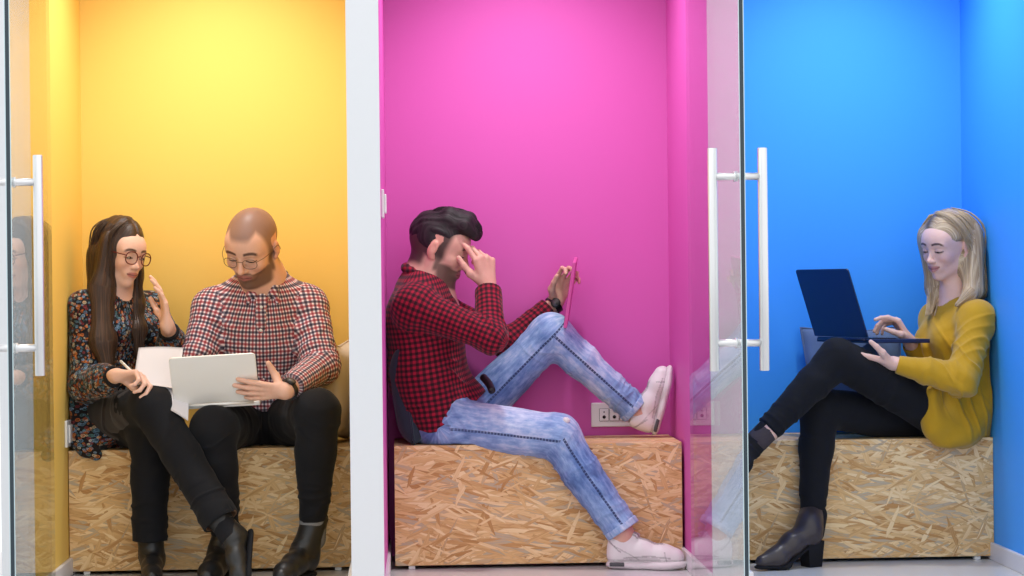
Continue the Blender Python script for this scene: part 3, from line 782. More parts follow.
def sdf_obj(name, S, mat, parent, fine=.004, coarse=None, boxes=(), fold=None, col=None, uv=False, smooth=1, seed=1, ridge=None):
    V, F = S.mesh(fine, coarse, boxes, smooth)
    if fold: V = folds(V, F, fold, seed)
    if ridge is not None: V = V + vnormals(V, F)*ridge(V)[:, None]
    u = S.uvs(V, F) if uv is True else (uv(V)[F].reshape(-1, 2) if callable(uv) else None)
    return mesh_obj(name, V, F, mat, parent, True, u, col(V) if col else None)
def spectacles(H, parent, mat, rx=.0235, ry=.0205, r=.0016, fwd=.106, drop=-.004, lens_gap=.0345):
    fr = [];
    for s in (1, -1):
        pts = []
        for k in range(28):
            a = 2*math.pi*k/28; ca, sa = math.cos(a), math.sin(a)
            l = s*lens_gap + rx*np.sign(ca)*abs(ca)**.85; u = drop + ry*np.sign(sa)*abs(sa)**.85
            pts.append(H.p(fwd-.20*max(0, abs(l)-.02)*.9, l, u))
        fr.append(pts)
    b = MB()
    for pts in fr: b.tube(pts, r, 8, True)
    b.tube([H.p(fwd, .0115, drop+.006), H.p(fwd+.004, 0, drop+.009), H.p(fwd, -.0115, drop+.006)], r, 8)
    root = b.build('glasses', MAT[mat], parent, True)
    for s in (1, -1):
        b = MB(); l0 = s*(lens_gap+rx)
        b.tube(spline([H.p(fwd-.20*max(0, abs(l0)-.02)*.9, l0, drop+.008), H.p(.06, s*.0735, drop+.010), H.p(0, s*.0845, .006), H.p(-.014, s*.086, .000), H.p(-.030, s*.083, -.022)], 5), r*.95, 8); b.build('temple_arm', MAT[mat], root, True)
    for pts in fr:
        c = np.mean(pts, 0); v = [c]+pts; f = [(0, 1+k, 1+(k+1) % len(pts)) for k in range(len(pts))]; mesh_obj('lens', np.array(v), f, MAT['lens'], root)
    return root
def strands(parent, mat, guides, n, spread, r=.0008, seed=1, name='loose_strands', wob=.004):
    rg = random.Random(seed); b = MB()
    for k in range(n):
        g = guides[rg.randrange(len(guides))]; a = rg.uniform(0, 2*math.pi); s = rg.uniform(.80, 1.0); m = len(g); pts = []
        for i, (p, e1, e2) in enumerate(g):
            pts.append(np.asarray(p)+s*(math.cos(a)*np.asarray(e1)+math.sin(a)*np.asarray(e2))*spread+V3(rg.uniform(-wob, wob), rg.uniform(-wob, wob), 0)*(i/m))
        for q in pts: q[0] = min(max(q[0], XL0+.004), XR-.004)
        rr = [r*.6]+[r]*(len(spline(pts, 4))-2)+[r*.3]; b.tube(spline(pts, 4), rr, 4)
    return b.build(name, mat, parent, True)
def wristwatch(p, ax, face, parent, r=.031, flat=.85, wid=.011, face_r=.017):
    """strap ring about the forearm axis and a round case on the side that 'face' points to"""
    ax = nrm(ax); e1 = nrm(np.asarray(face, float)-ax*(np.asarray(face, float)@ax)); e2 = np.cross(ax, e1)
    v, f = [], []; n = 36
    for k in range(n):
        a = 2*math.pi*k/n; d = e1*math.cos(a)*flat+e2*math.sin(a)
        for (w, rr) in ((-wid, r), (-wid, r+.003), (wid, r+.003), (wid, r)): v.append(np.asarray(p)+ax*w+d*rr)
    for k in range(n):
        for j in range(4): f.append((k*4+j, k*4+(j+1) % 4, ((k+1) % n)*4+(j+1) % 4, ((k+1) % n)*4+j))
    root = mesh_obj('watch_strap', np.array(v), f, MAT['watchblack'], parent, False)
    c = np.asarray(p)+e1*(r*flat+.001)
    b = MB(); b.tube([c, c+e1*.007, c+e1*.0085], [face_r, face_r, face_r*.9], 24); b.build('watch_case', MAT['watchblack'], root, True)
    b = MB(); b.tube([c+e1*.0086, c+e1*.0092], face_r*.78, 24); b.build('watch_dial', MAT['watchglass'], root, True)
    return root
def oriented(o, fwd, up): return Frame(o, fwd, up)

def sneaker(o, fwd, up, parent, L=.292, side=1):
    """o: underside of the heel; fwd: heel to toe; up: out of the sole"""
    s = L/.292; Fm = Frame(o, fwd, up, s); c, e = Fm.cone, Fm.ell
    root = None
    so = SDF(); fl = ((0, 0, 1), .42)
    so.add(c((.040, 0, .016), (.115, -.004*side, .014), .039, .037, .02, fl), c((.115, -.004*side, .014), (.205, 0, .016), .037, .047, .02, fl), c((.205, 0, .016), (.248, .004*side, .020), .047, .040, .02, fl))
    so.add(Half(Fm.p(0, 0, .0), -Fm.U), Half(Fm.p(0, 0, .040), Fm.U))
    up_ = SDF()
    up_.add(c((.043, 0, .045), (.050, 0, .088), .0365, .031, .02), c((.050, 0, .070), (.125, 0, .062), .034, .036, .03), c((.125, 0, .062), (.205, 0, .045), .037, .041, .03),
            c((.205, 0, .044), (.244, .003*side, .042), .041, .034, .02), c((.085, 0, .088), (.140, 0, .076), .026, .023, .02), c((.078, 0, .104), (.100, 0, .114), .024, .018, .015), c((.048, 0, .085), (.045, 0, .104), .0325, .030, .02))
    up_.add(Half(Fm.p(0, 0, .018), -Fm.U)); up_.add(e((.052, 0, .136), (.028, .024, .030), .006, True))
    def scol(V):
        f, l, u = Fm.loc(V).T; al = np.abs(l); c = np.full((len(V), 3), .74)*np.array([1, .97, .98])
        def ln(d, w=.0020, k=.62): c[:] = np.where((np.abs(d) < w)[:, None], c*k, c)
        tongue = (al < .013) & (f > .088) & (f < .205) & (u > .055); c[tongue] *= .45
        ln(al-.016-.02*np.clip(.13-f, 0, .1)+1*((f < .09) | (f > .212) | (u < .05)))
        ln(u-(.050-.10*np.abs(f-.16))+1*((f < .07)|(f > .235)), .0024); ln(f-.222+.25*(u-.03)+1*(u > .064)); ln(u-(.088-.55*(f-.03))+1*((f > .125)), .0024, .70); ln(u-.034, .0018, .75)
        pan = (u < .048-.10*np.abs(f-.15)) & (f > .09) & (f < .20) & (u > .030); c[pan] *= .80
        ln(u-(.098-.9*(f-.02))+1*(f > .06), .003, .55)
        return c
    sh = sdf_obj('sneaker', up_, MAT['shoe'], parent, .0028, smooth=1, col=scol)
    sdf_obj('sole', so, MAT['sneakersole'], sh, .0035, smooth=1)
    for sd in (1, -1):
        b = MB(); b.box((.020, sd*.0365-.004, .012), (.072, sd*.0365+.004, .026), 0, (Fm.o, Fm.F*s, Fm.L*s, Fm.U*s), .003); b.build('sole_window', MAT['airgrey'], sh, True)
    for i in range(5):
        x = .112+.020*i; z = .1045-.0052*i
        b = MB(); b.tube(spline([Fm.p(x-.003, .021, z-.010), Fm.p(x+.002, .010, z), Fm.p(x+.003, 0, z+.002), Fm.p(x-.001, -.010, z), Fm.p(x-.006, -.021, z-.010)], 4), .0028*s, 8); b.build('lace', MAT['sneakersole'], sh, True)
    for sd in (1, -1):
        b = MB(); b.tube(spline([Fm.p(.108, 0, .112), Fm.p(.104, sd*.016, .124), Fm.p(.118, sd*.028, .118), Fm.p(.112, sd*.006, .110)], 5), .0022*s, 8); b.build('lace', MAT['sneakersole'], sh, True)
    return sh
def ankle_boot(o, fwd, up, shaft_top, parent, L=.285, w=1., heel=.026, mat='leather', shaft_r=(.042, .046)):
    """flat chelsea boot: o underside of heel"""
    s = L/.285; Fm = Frame(o, fwd, up, s); c = Fm.cone; fl = ((0, 0, 1), .36)
    top = np.asarray(shaft_top, float)
    top = top + nrm(top-Fm.p(.055, 0, .075))*.035
    S = SDF().add(c((.042, 0, .055), (.052, 0, .085), .036*w, .038*w, .03), Cone(Fm.p(.055, 0, .075), top, .042*s*w, shaft_r[1], .03, capb=True),
                  c((.060, 0, .062), (.140, 0, .058), .040*w, .036*w, .03), c((.140, 0, .052), (.215, 0, .036), .037*w, .037*w, .03), c((.215, 0, .034), (.252, 0, .030), .036*w, .026*w, .02))
    S.add(Half(Fm.p(0, 0, .020), -Fm.U, (Fm.o-.4, Fm.o+.4)))
    ax = nrm(top-Fm.p(.055, 0, .075))
    bt = sdf_obj('ankle_boot', S, MAT[mat], parent, .0035, fold=[(Fm.p(.085, 0, .09), ax, .022, .0022, .05)])
    so = SDF().add(c((.040, 0, .012), (.215, 0, .012), .038*w, .042*w, .02, fl), c((.215, 0, .012), (.250, 0, .014), .042*w, .030*w, .02, fl)); so.add(Half(Fm.p(0, 0, 0), -Fm.U), Half(Fm.p(0, 0, .0225), Fm.U))
    sdf_obj('sole', so, MAT['suede'], bt, .0035)
    for sd in (1, -1):
        g = SDF().add(Cone(Fm.p(.058, sd*.026*w, .080), top*.9+Fm.p(.055, 0, .075)*.1+Fm.L*sd*.030*w, .018, .020, .01, (Fm.L, .78)))
        sdf_obj('elastic_gusset', g, MAT['suede'], bt, .004)
    return bt
def heeled_boot(o, fwd, up, shaft_top, parent, L=.25, mat='brownleather'):
    """block-heeled ankle boot: o = underside of the heel block"""
    s = L/.25; Fm = Frame(o, fwd, up, s); c, e = Fm.cone, Fm.ell; top = np.asarray(shaft_top, float)
    S = SDF().add(c((.030, 0, .098), (.034, 0, .140), .033, .036, .03), Cone(Fm.p(.036, 0, .125), top, .037*s, .043*s, .03, capb=True), c((.045, 0, .110), (.105, 0, .082), .036, .033, .03), c((.105, 0, .080), (.165, 0, .040), .033, .034, .03), c((.165, 0, .040), (.222, 0, .028), .034, .022, .02))
    bt = sdf_obj('heeled_boot', S, MAT[mat], parent, .0035, fold=[(Fm.p(.075, 0, .11), Fm.d(.4, 0, .9), .024, .0022, .045)])
    so = SDF().add(c((.150, 0, .009), (.225, 0, .012), .036, .024, .02, ((0, 0, 1), .30)), c((.035, 0, .076), (.150, 0, .010), .030, .035, .02, ((.45, 0, .9), .28)))
    sdf_obj('sole', so, MAT['suede'], bt, .003)
    b = MB(); v = []
    for z, x0, x1, w in ((0, .004, .052, .024), (.085, -.002, .062, .031)):
        v += [Fm.p(x0, -w, z), Fm.p(x1, -w, z), Fm.p(x1, w, z), Fm.p(x0, w, z)]
    b.add(v, [(3, 2, 1, 0), (4, 5, 6, 7), (0, 1, 5, 4), (1, 2, 6, 5), (2, 3, 7, 6), (3, 0, 4, 7)]); b.build('heel', MAT['suede'], bt)
    g = SDF().add(Cone(Fm.p(.020, 0, .110), top*.92+Fm.p(.03, 0, .12)*.08-Fm.F*.012*s, .036*s, .0405*s, .01)); sdf_obj('elastic_gusset', g, MAT['suede'], bt, .004)
    return bt
def seat_cut(pel):
    return Half(V3(0, 0, HB+.003), (0, 0, -1), (V3(pel[0]-.45, YF-.002, HB-.3), V3(pel[0]+.45, YB+.2, HB+.12)))
# ------------------------------------------------------------------ the man in the pink niche
SK_M = (.72, .43, .325); SK_F = (.80, .51, .41)
DOWN = V3(0, 0, -1)
def man_pink():
    root = empty('person', 'man in red and black check shirt and jeans hiding his eyes behind one hand', 'person', (W(440, 440, .18)[0], YF+.18, HB))
    H = Frame(W(439.5, 248, .14), (.955, -.12, -.33), (.33, -.03, .94), 1.03)
    shR = W(414, 306, .00); elR = W(491, 338, -.06); wrR = W(488, 287, .075)
    shL = W(432, 306, .29); elL = W(507, 343, .28); wrL = W(555, 304, .325)
    pel = W(447, 421, .18); hipR = W(452, 424, .09); hipL = W(466, 420, .27)
    knR = W(558, 437, -.02); anR = W(622, 534, -.07); knL = W(551, 334, .24); anL = W(637, 411, .25)
    waist = W(428, 372, .17); chest = W(424, 318, .15); neck = W(425, 281, .145)
    latv = nrm(shL-shR); fwd = nrm(np.cross(latv, UPZ)*1.0)
    # body
    B = SDF(); B.add(head_prims(H, smile=.5))
    B.add(Cone(H.p(-.020, 0, -.050), neck, .058*1.03, .064, .03), Cone(neck, chest, .075, .12, .05), Cone(chest, waist, .12, .115, .05), Cone(waist, pel, .11, .12, .05))
    B.add(Cone(shR, shL, .05, .05, .05), limb(shR, elR, wrR, (.046, .037, .028)), limb(shL, elL, wrL, (.046, .037, .027)))
    B.add(limb(hipR, knR, anR, (.075, .052, .050, .036)), limb(hipL, knL, anL, (.075, .052, .050, .036)))
    fR = nrm(V3(.97, -.24, 0)); soR = V3(anR[0]-.055, anR[1]+.012, 0.0)
    fLd = nrm(W(675, 366, .22)-W(657.5, 434, .24)); upL = nrm(np.cross(fLd, V3(0, 1, 0))); upL = -upL if upL[0] > 0 else upL
    soL = W(657.5, 436.5, .245)
    for an, so, f_, u_ in ((anR, soR, fR, UPZ), (anL, soL, fLd, upL)):
        Fm = Frame(so, f_, u_); B.add(Cone(an, Fm.p(.060, 0, .075), .033, .024, .03), Cone(Fm.p(.06, 0, .065), Fm.p(.2, 0, .04), .024, .022, .02))
    hR = hand_prims(wrR, V3(-.14, -.05, 1), V3(-.55, .83, 0), False, 1.10, [(26, 22, 10), (48, 45, 25), (60, 58, 30), (64, 60, 30)], (.22, .06, -.02, -.08), ((.66, .70, .15), (.85, .40, .30), (.88, .25, .35)))
    dL = V3(.36, -.02, .88)
    hL = hand_prims(wrL, dL, V3(.35, -.93, -.10), True, 1.0, [(30, 60, 40), (28, 60, 40), (26, 60, 40), (25, 60, 40)], (.10, .03, -.04, -.1), ((.55, .70, .55), (.80, .30, .60), (.9, .1, .4)))
    B.add(hR, hL, seat_cut(pel))
    hb = lambda p, r: (np.asarray(p)-r, np.asarray(p)+r)
    bx = [hb(H.o, .15), hb(wrR+V3(-.02, 0, .08), .11), hb(wrL+V3(.06, 0, .08), .10)]
    body = sdf_obj('body', B, MAT['skin'], root, .0026, .008, bx, col=lambda V: skin_colours(V, H, SK_M, (.40, .14, .12), (.015, .01, .01), ((.045, .028, .024), .85), ((.018, .014, .015), 'full', .93)))
    eyes(H, root, (0, 0), (.04, .025, .02), .22)
    # hair: short sides and a swept quiff
    S = SDF(); S.add(H.ell((-.016, 0, .035), (.0985, .0785, .0855), .01), H.ell((.108, 0, -.025), (.074, .12, .098), .01, True), H.ell((.01, 0, -.122), (.14, .12, .080), .012, True),
        H.ell((.045, .085, -.01), (.050, .03, .045), .01, True), H.ell((.045, -.085, -.01), (.050, .03, .045), .01, True), H.ell((-.012, .083, -.012), (.021, .016, .033), .006, True), H.ell((-.012, -.083, -.012), (.021, .016, .033), .006, True))
    for i in range(9):
        t = (i-4)/4; y = t*.048
        S.add(H.cone((-.075+.012*abs(t), y, .080-.02*abs(t)), (.000, y*1.05, .116-.022*t*t), .012, .018, .02), H.cone((.000, y*1.05, .116-.022*t*t), (.060, y*.95, .116-.020*t*t), .018, .021, .02), H.cone((.060, y*.95, .116-.020*t*t), (.100, y*.8+.002, .086-.012*t*t), .023, .015, .012))
    sdf_obj('hair', S, MAT['hair_black'], root, .0032, col=lambda V: np.ones((len(V), 3)), uv=lambda V: H.loc(V)[:, [1, 0]], ridge=lambda V: .0030*vnoise(np.stack([H.loc(V)[:, 0]*14, H.loc(V)[:, 1]*95+H.loc(V)[:, 2]*60, H.loc(V)[:, 2]*20], -1), 5)+.003*vnoise(H.loc(V)*np.array([18, 40, 30]), 8))
    gd = []
    for i in range(11):
        y = (i-5)/5*.050; t = (i-5)/5
        gd.append([(H.p(-.085, y*.9, .062-.02*t*t), H.U*.02, H.L*.004), (H.p(-.045, y, .108-.022*t*t), H.U*.02, H.L*.004), (H.p(.005, y, .127-.022*t*t), H.U*.017, H.L*.004), (H.p(.060, y*.95, .124-.020*t*t), H.U*.020, H.L*.004), (H.p(.098, y*.85, .098-.012*t*t), H.U*.016+H.F*.012, H.L*.004), (H.p(.108, y*.8, .078), H.F*.010, H.L*.004)])
    strands(root, MAT['strand_black'], gd, 150, 1.0, .0012, 3, 'hair_strands', .003)
    # shirt
    ax = nrm(neck-pel); tuv = cyl_uv(pel, ax, (0, -1, 0), .16)
    S = SDF(); n_ = nrm(np.cross(ax, latv))
    S.add(Cone(pel+V3(-.005, 0, -.01), waist, .150, .150, .05, (n_, .82), uvf=tuv), Cone(waist, chest, .150, .152, .06, (n_, .80), uvf=tuv), Cone(chest, neck+V3(-.008, 0, -.03), .148, .080, .06, (n_, .85), uvf=tuv),
          Cone(shR, shL, .062, .062, .05, uvf=tuv), Cone(neck+V3(0, 0, -.02), shR, .062, .058, .05, uvf=tuv), Cone(neck+V3(0, 0, -.02), shL, .062, .058, .05, uvf=tuv))
    S.add(Cone(pel+V3(.06, 0, .03), pel+V3(.02, 0, -.045), .12, .125, .04, (n_, .80), uvf=tuv))
    cuR = wrR+(wrR-elR)*-.09; cuL = wrL-(wrL-elL)*.14
    S.add(Cone(shR, elR, .066, .054, .03, v0=.1), Cone(elR, cuR, .054, .043, .025, capb=True), Cone(shL, elL, .064, .052, .03), Cone(elL, cuL, .052, .040, .02, capb=True))
    S.add(Ell(H.p(-.010, 0, -.085), (.064, .064, .045), H.R, .015, sub=True))
    S.add(Cone(W(427, 385, .13), W(441, 426, .125), .142, .130, .05, (V3(1, 0, .3), .70), uvf=tuv), Half(W(456, 419, 0), (.60, 0, -.80), (V3(XP1b-.1, YF-.3, HB-.2), V3(W(530, 400)[0], YB+.1, W(450, 374)[2]))), Half(V3(0, 0, HB+.002), (0, 0, -1)))
    S.add(Half(W(470, 436, .0), (-.10, 0, -1)), Half(V3(XP1b+.004, 0, 0), (-1, 0, 0)))
    uA = nrm(elR-shR); fA = nrm(cuR-elR)
    fo = [(elR, nrm(uA+fA), .030, .0060, .10), (shR+uA*.04, uA, .040, .0045, .09), (W(455, 372, 0), nrm(V3(.5, 0, 1)), .042, .0065, .13), (W(435, 410, 0), nrm(V3(-.3, 0, 1)), .05, .006, .11), (elL, fA, .03, .004, .09), (cuL-.06*nrm(cuL-elL), nrm(cuL-elL), .028, .003, .08)]
    sh = sdf_obj('check_shirt', S, MAT['buffalo'], root, .004, fold=fo, uv=True, seed=4)
    # collar and rolled cuff edges
    S = SDF(); cc = neck+V3(.004, 0, .008)
    for k in range(14):
        a = 2*math.pi*k/14; a2 = 2*math.pi*(k+1)/14
        pt = lambda q: cc + H.L*.072*math.sin(q)+nrm(V3(1, 0, -.55))*.078*math.cos(q)
        S.add(Cone(pt(a), pt(a2), .015, .015, .012, uvf=planar_uv(cc, (1, 0, 0), (0, 0, 1))))
    S.add(Cone(cc+V3(.06, -.035, -.03), cc+V3(.085, -.03, -.075), .018, .007, .012), Cone(cc+V3(.06, .035, -.03), cc+V3(.085, .03, -.075), .018, .007, .012))
    sdf_obj('collar', S, MAT['buffalo'], sh, .004, uv=True)
    for cu, dr, rr in ((cuR, fA, .0455), (cuL, nrm(cuL-elL), .0415)):
        S = SDF(); S.add(Cone(cu-dr*.030, cu+dr*.004, rr+.001, rr, .004, capa=True, capb=True)); S.add(Cone(cu-dr*.004, cu+dr*.02, rr-.006, rr-.006, .003, sub=True, capa=True)); sdf_obj('cuff', S, MAT['buffalo'], sh, .0035, uv=True)
    # jeans
    S = SDF(); seam = V3(0, -1, 0)
    S.add(Cone(hipR, knR, .088, .075, .03, ref=(0, -1, -.12)), Cone(knR, knR+(anR-knR)*.35, .074, .066, .03, ref=(.15, -1, 0)), Cone(knR+(anR-knR)*.35, anR+V3(.004, 0, .012), .066, .058, .02, ref=(.15, -1, 0), v0=.13, capb=True))
    S.add(Cone(hipL, knL, .086, .070, .03, ref=(.2, -1, .1)), Cone(knL, knL+(anL-knL)*.35, .070, .062, .03, ref=(0, -1, 0)), Cone(knL+(anL-knL)*.35, anL+(knL-anL)*.02, .062, .054, .02, ref=(0, -1, 0), v0=.13, capb=True))
    S.add(Cone(pel+V3(-.04, -.03, -.01), pel+V3(.02, -.02, -.01), .105, .10, .05), Cone(hipR+V3(-.02, 0, 0), hipL+V3(-.02, 0, 0), .09, .09, .05), Cone(pel+V3(0, 0, .0), waist+V3(.01, 0, -.02), .12, .09, .05))
    dR = nrm(anR-knR); dL_ = nrm(anL-knL)
    S.add(Cone(anR-dR*.012, anR+dR*.06, .047, .047, .004, sub=True, capa=True), Cone(anL-dL_*.022, anL+dL_*.06, .043, .043, .004, sub=True, capa=True))
    S.add(Half(V3(0, 0, HB+.001), (0, 0, -1), (V3(hipR[0]-.4, YF+.0, HB-.25), V3(knR[0]-.12, YB, HB+.1))))
    def jcol(V):
        c = np.full((len(V), 3), .5); c[:, 1] = 0
        t = lambda p, r: np.exp(-((V-p)**2).sum(1)/r**2)
        c[:, 0] += .17*t(hipR*.45+knR*.55+V3(0, -.02, .07), .13) + .15*t(knR+V3(.04, -.03, .03), .07) + .10*t(knL*.5+anL*.5+V3(.03, -.03, .03), .12) + .12*t(knL+V3(.03, -.02, .05), .06) - .10*t(hipL*.5+knL*.5+V3(.03, 0, -.06), .12) - .10*t(knR*.55+anR*.45+V3(-.04, 0, -.02), .10) - .08*t(hipR, .10)
        c[:, 1] = np.clip(1-.9*t(pel+V3(-.04, 0, 0), .16), 0, 1); return c
    fo = [(knR+V3(-.03, 0, -.04), nrm(dR+nrm(knR-hipR)), .035, .0055, .085), (anR-dR*.05, dR, .030, .0048, .09), (anL-dL_*.05, dL_, .028, .0048, .09), (knL+V3(-.02, 0, -.06), V3(.6, 0, .8), .03, .005, .08), (hipR+V3(.02, -.03, .02), nrm(V3(1, 0, .6)), .035, .0060, .10), (hipL+V3(.05, 0, .0), nrm(knL-hipL), .04, .005, .10), (knR*.5+anR*.5, dR, .045, .0028, .12), (knL*.5+anL*.5, dL_, .045, .0028, .12)]
    je = sdf_obj('ripped_jeans', S, MAT['denim'], root, .004, fold=fo, uv=True, col=jcol, seed=9)
    for p, r in ((W(487, 413, -.0), .014), (W(566, 420.5, -.07), .015)):
        b = SDF().add(Ell(p, (r, .010, r*.7), None, .004)); sdf_obj('frayed_patch', b, MAT['white_tag'], je, .004, fold=[(p, (1, 0, 0), .008, .002, .03)])
    for cu, d_, rr in ((anR+V3(.004, 0, .012), dR, .0585), (anL+(knL-anL)*.02, dL_, .0545)):
        S = SDF(); S.add(Cone(cu-d_*.022, cu+d_*.002, rr+.0025, rr+.0025, .004, capa=True, capb=True)); S.add(Cone(cu-d_*.05, cu+d_*.03, rr-.007, rr-.007, .002, sub=True)); sdf_obj('jean_hem', S, MAT['denim'], je, .0035, uv=True, col=lambda V: np.tile([[.58, 0, 0]], (len(V), 1)))
    # belt end and buckle under the shirt hem
    b = MB(); b.tube(spline([W(483, 377, .10), W(489, 384, .06), W(492, 391, .03)], 5), .013, 8); b.build('belt', MAT['watchblack'], je, True)
    sneaker(soR, fR, UPZ, root, .276, -1); sneaker(soL, fLd, upL, root, .255, 1)
    axL = nrm(wrL-elL); wristwatch(wrL-axL*.004, axL, V3(.15, -1, .25), root, .0315, .9)
    return dict(H=H, wrL=wrL)
UPZ = V3(0, 0, 1.)
mp = man_pink()
def tablet():
    a = W(574.5, 262, .12); b_ = W(565.0, 328, .15); U = nrm(a-b_); h = np.linalg.norm(a-b_)
    A = nrm(np.array([.10, 1., .02])); A = nrm(A-U*(A@U)); N = np.cross(A, U); c = (a+b_)/2
    c = c + A*.080
    e = empty('tablet', 'pink-cased tablet held up edge-on by the man in the check shirt', 'tablet', c)
    fr = (c, A, U, N)
    MB().box((-.085, -h/2, -.0060), (.085, h/2, .0060), 0, fr, .003).build('case', MAT['pinkcase'], e)
    sN = 1 if N[0] < 0 else -1
    MB().box((-.077, -h/2+.014, sN*.0061 if sN > 0 else -.0066), (.077, h/2-.014, .0066 if sN > 0 else -.0061), 0, fr).build('screen', MAT['blackplastic'], e)
tablet()
def woman_floral():
    root = empty('person', 'woman in dark floral blouse and red glasses gesturing beside the bald man', 'person', (W(112, 440, .2)[0], YF+.2, HB))
    H = Frame(W(120.5, 253.5, .10), (.73, -.66, -.17), (.17, -.03, 1), .92)
    shR = W(84, 309, .06); elR = W(86, 386, .0); wrR = W(117, 375.5, -.205)
    shL = W(150, 309, .25); elL = W(175, 354, .12); wrL = W(167, 325, -.04)
    pel = W(110, 424, .20); hipR = W(100, 420, .15); hipL = W(126, 424, .25)
    knR = W(152, 406, -.19); anR = W(222, 522, -.33); knL = W(150, 434, -.10); anL = W(150, 541, -.10)
    waist = W(113, 372, .18); chest = W(114, 326, .16); neck = W(115, 292, .13)
    latv = nrm(shL-shR); fwd = nrm(np.cross(latv, UPZ)); fwd = -fwd if fwd[1] > 0 else fwd
    B = SDF(); B.add(head_prims(H, True, .2, .8))
    B.add(Cone(H.p(-.022, 0, -.050), neck, .047, .048, .03), Cone(neck, chest, .055, .10, .05), Cone(chest, waist, .10, .09, .05), Cone(waist, pel, .09, .11, .05), Cone(shR, shL, .04, .04, .05))
    B.add(limb(shR, elR, wrR, (.04, .032, .024)), limb(shL, elL, wrL, (.04, .032, .024)), limb(hipR, knR, anR, (.07, .05, .045, .034)), limb(hipL, knL, anL, (.07, .05, .045, .034)))
    B.add(Cone(anL, anL+V3(.0, -.01, -.06), .032, .026, .03), Cone(anR, anR+nrm(anR-knR)*.03, .030, .024, .03))
    hR = hand_prims(wrR, V3(.95, -.22, -.02), V3(-.1, -.45, -.9), False, .92, [(40, 55, 35), (48, 60, 35), (55, 65, 40), (60, 65, 40)], None, ((.7, .55, .45), (.9, .2, .4), (.9, -.2, .4)))
    hL = hand_prims(wrL, V3(-.12, .02, 1), V3(-.92, -.25, 0), True, .90, [(10, 12, 8), (12, 14, 8), (14, 16, 8), (16, 18, 10)], (.10, .03, -.04, -.10), ((.7, .6, .3), (.85, .3, .3), (.9, .1, .3)))
    B.add(seat_cut(pel)); B.add(hR, hL); hb = lambda p, r: (np.asarray(p)-r, np.asarray(p)+r)
    sdf_obj('body', B, MAT['skin'], root, .0026, .008, [hb(H.o, .14), hb(wrR+V3(.06, -.01, 0), .09), hb(wrL+V3(-.01, 0, .08), .10)], col=lambda V: skin_colours(V, H, SK_F, (.46, .14, .13), (.04, .022, .015), smile=.3))
    eyes(H, root, (.3, -.3), (.06, .035, .02), .50)
    spectacles(H, root, 'eyewear_red', .0245, .0225, .0019)
    # hair
    S = SDF(); fl = ((.5, -.85, 0), .62)
    S.add(H.ell((-.014, .0, .036), (.100, .081, .104), .02, uvf=lambda P: huv(P)), H.ell((-.045, 0, -.03), (.070, .080, .10), .03, uvf=lambda P: huv(P)), H.ell((.118, 0, -.030), (.082, .064, .104), .012, True), H.ell((.05, .0, -.13), (.075, .055, .085), .012, True))
    S.add(Cone(H.p(.012, -.072, .035), W(102, 290, .04), .028, .036, .04, fl), Cone(W(102, 290, .04), W(103, 342, .00), .038, .042, .04, fl), Cone(W(103, 342, .00), W(108, 370, -.02), .042, .024, .03, fl),
          Cone(H.p(-.05, -.050, -.02), W(97, 306, .10), .038, .032, .04), Cone(W(97, 306, .10), W(98, 352, .05), .032, .028, .03, fl),
          Cone(H.p(.015, .076, .02), H.p(.010, .076, -.07), .022, .024, .03), Cone(H.p(.010, .076, -.07), W(136, 302, .13), .025, .024, .03), Cone(W(136, 302, .13), W(139, 330, .08), .024, .022, .03, fl), Cone(W(139, 330, .08), W(137, 356, .06), .022, .010, .03, fl))
    part = lambda V: H.loc(V)
    def huv(V):
        q = H.loc(V); return np.stack([q[:, 0]+.45*np.abs(q[:, 1])+.3*q[:, 1], q[:, 2]-.6*np.abs(q[:, 1])], -1)
    def hcol(V):
        q = H.loc(V); c = np.ones((len(V), 3)); m = np.exp(-(q[:, 1]/.0022)**2)*(q[:, 2] > .05)*(q[:, 0] > -.03); c += m[:, None]*np.array([1.6, 1.3, 1.1]); return c
    sdf_obj('hair', S, MAT['hair_brown'], root, .0032, col=hcol, uv=True, ridge=lambda V: S.strand(V) - .005*np.exp(-(H.loc(V)[:, 1]/.006)**2)*(H.loc(V)[:, 2] > .07))
    gd = []
    for k in range(9):
        t = k/8; f0 = .045-.11*t
        gd.append([(H.p(f0*.8, -.012, .128-.3*f0*f0*30*.1), H.U*.006, H.F*.010), (H.p(f0, -.062, .098), H.L*.006, H.F*.010), (H.p(f0-.004, -.086, .035), H.L*.005, H.F*.012), (W(101+6*(1-t)-6*t, 292, .05+.05*t), V3(.03, 0, 0), V3(0, -.028, 0)), (W(103+5*(1-t)-6*t, 335, .02+.05*t), V3(.034, 0, 0), V3(0, -.03, 0)), (W(108+3*(1-t)-8*t, 368-8*t, -.01+.06*t), V3(.026, 0, 0), V3(0, -.02, 0))])
    strands(root, MAT['strand_brown'], gd, 130, 1.0, .0010, 5)
    gd = [[(H.p(.01, .080, .02), H.L*.01, H.F*.02), (W(136, 300, .12), V3(.024, 0, 0), V3(0, -.02, 0)), (W(139, 332, .07), V3(.022, 0, 0), V3(0, -.02, 0)), (W(138, 357, .05), V3(.012, 0, 0), V3(0, -.01, 0))]]
    strands(root, MAT['strand_brown'], gd, 30, 1.0, .0010, 6)
    # blouse
    ax = nrm(neck-pel); tuv = cyl_uv(pel, ax, -fwd*-1, .14)
    S = SDF()
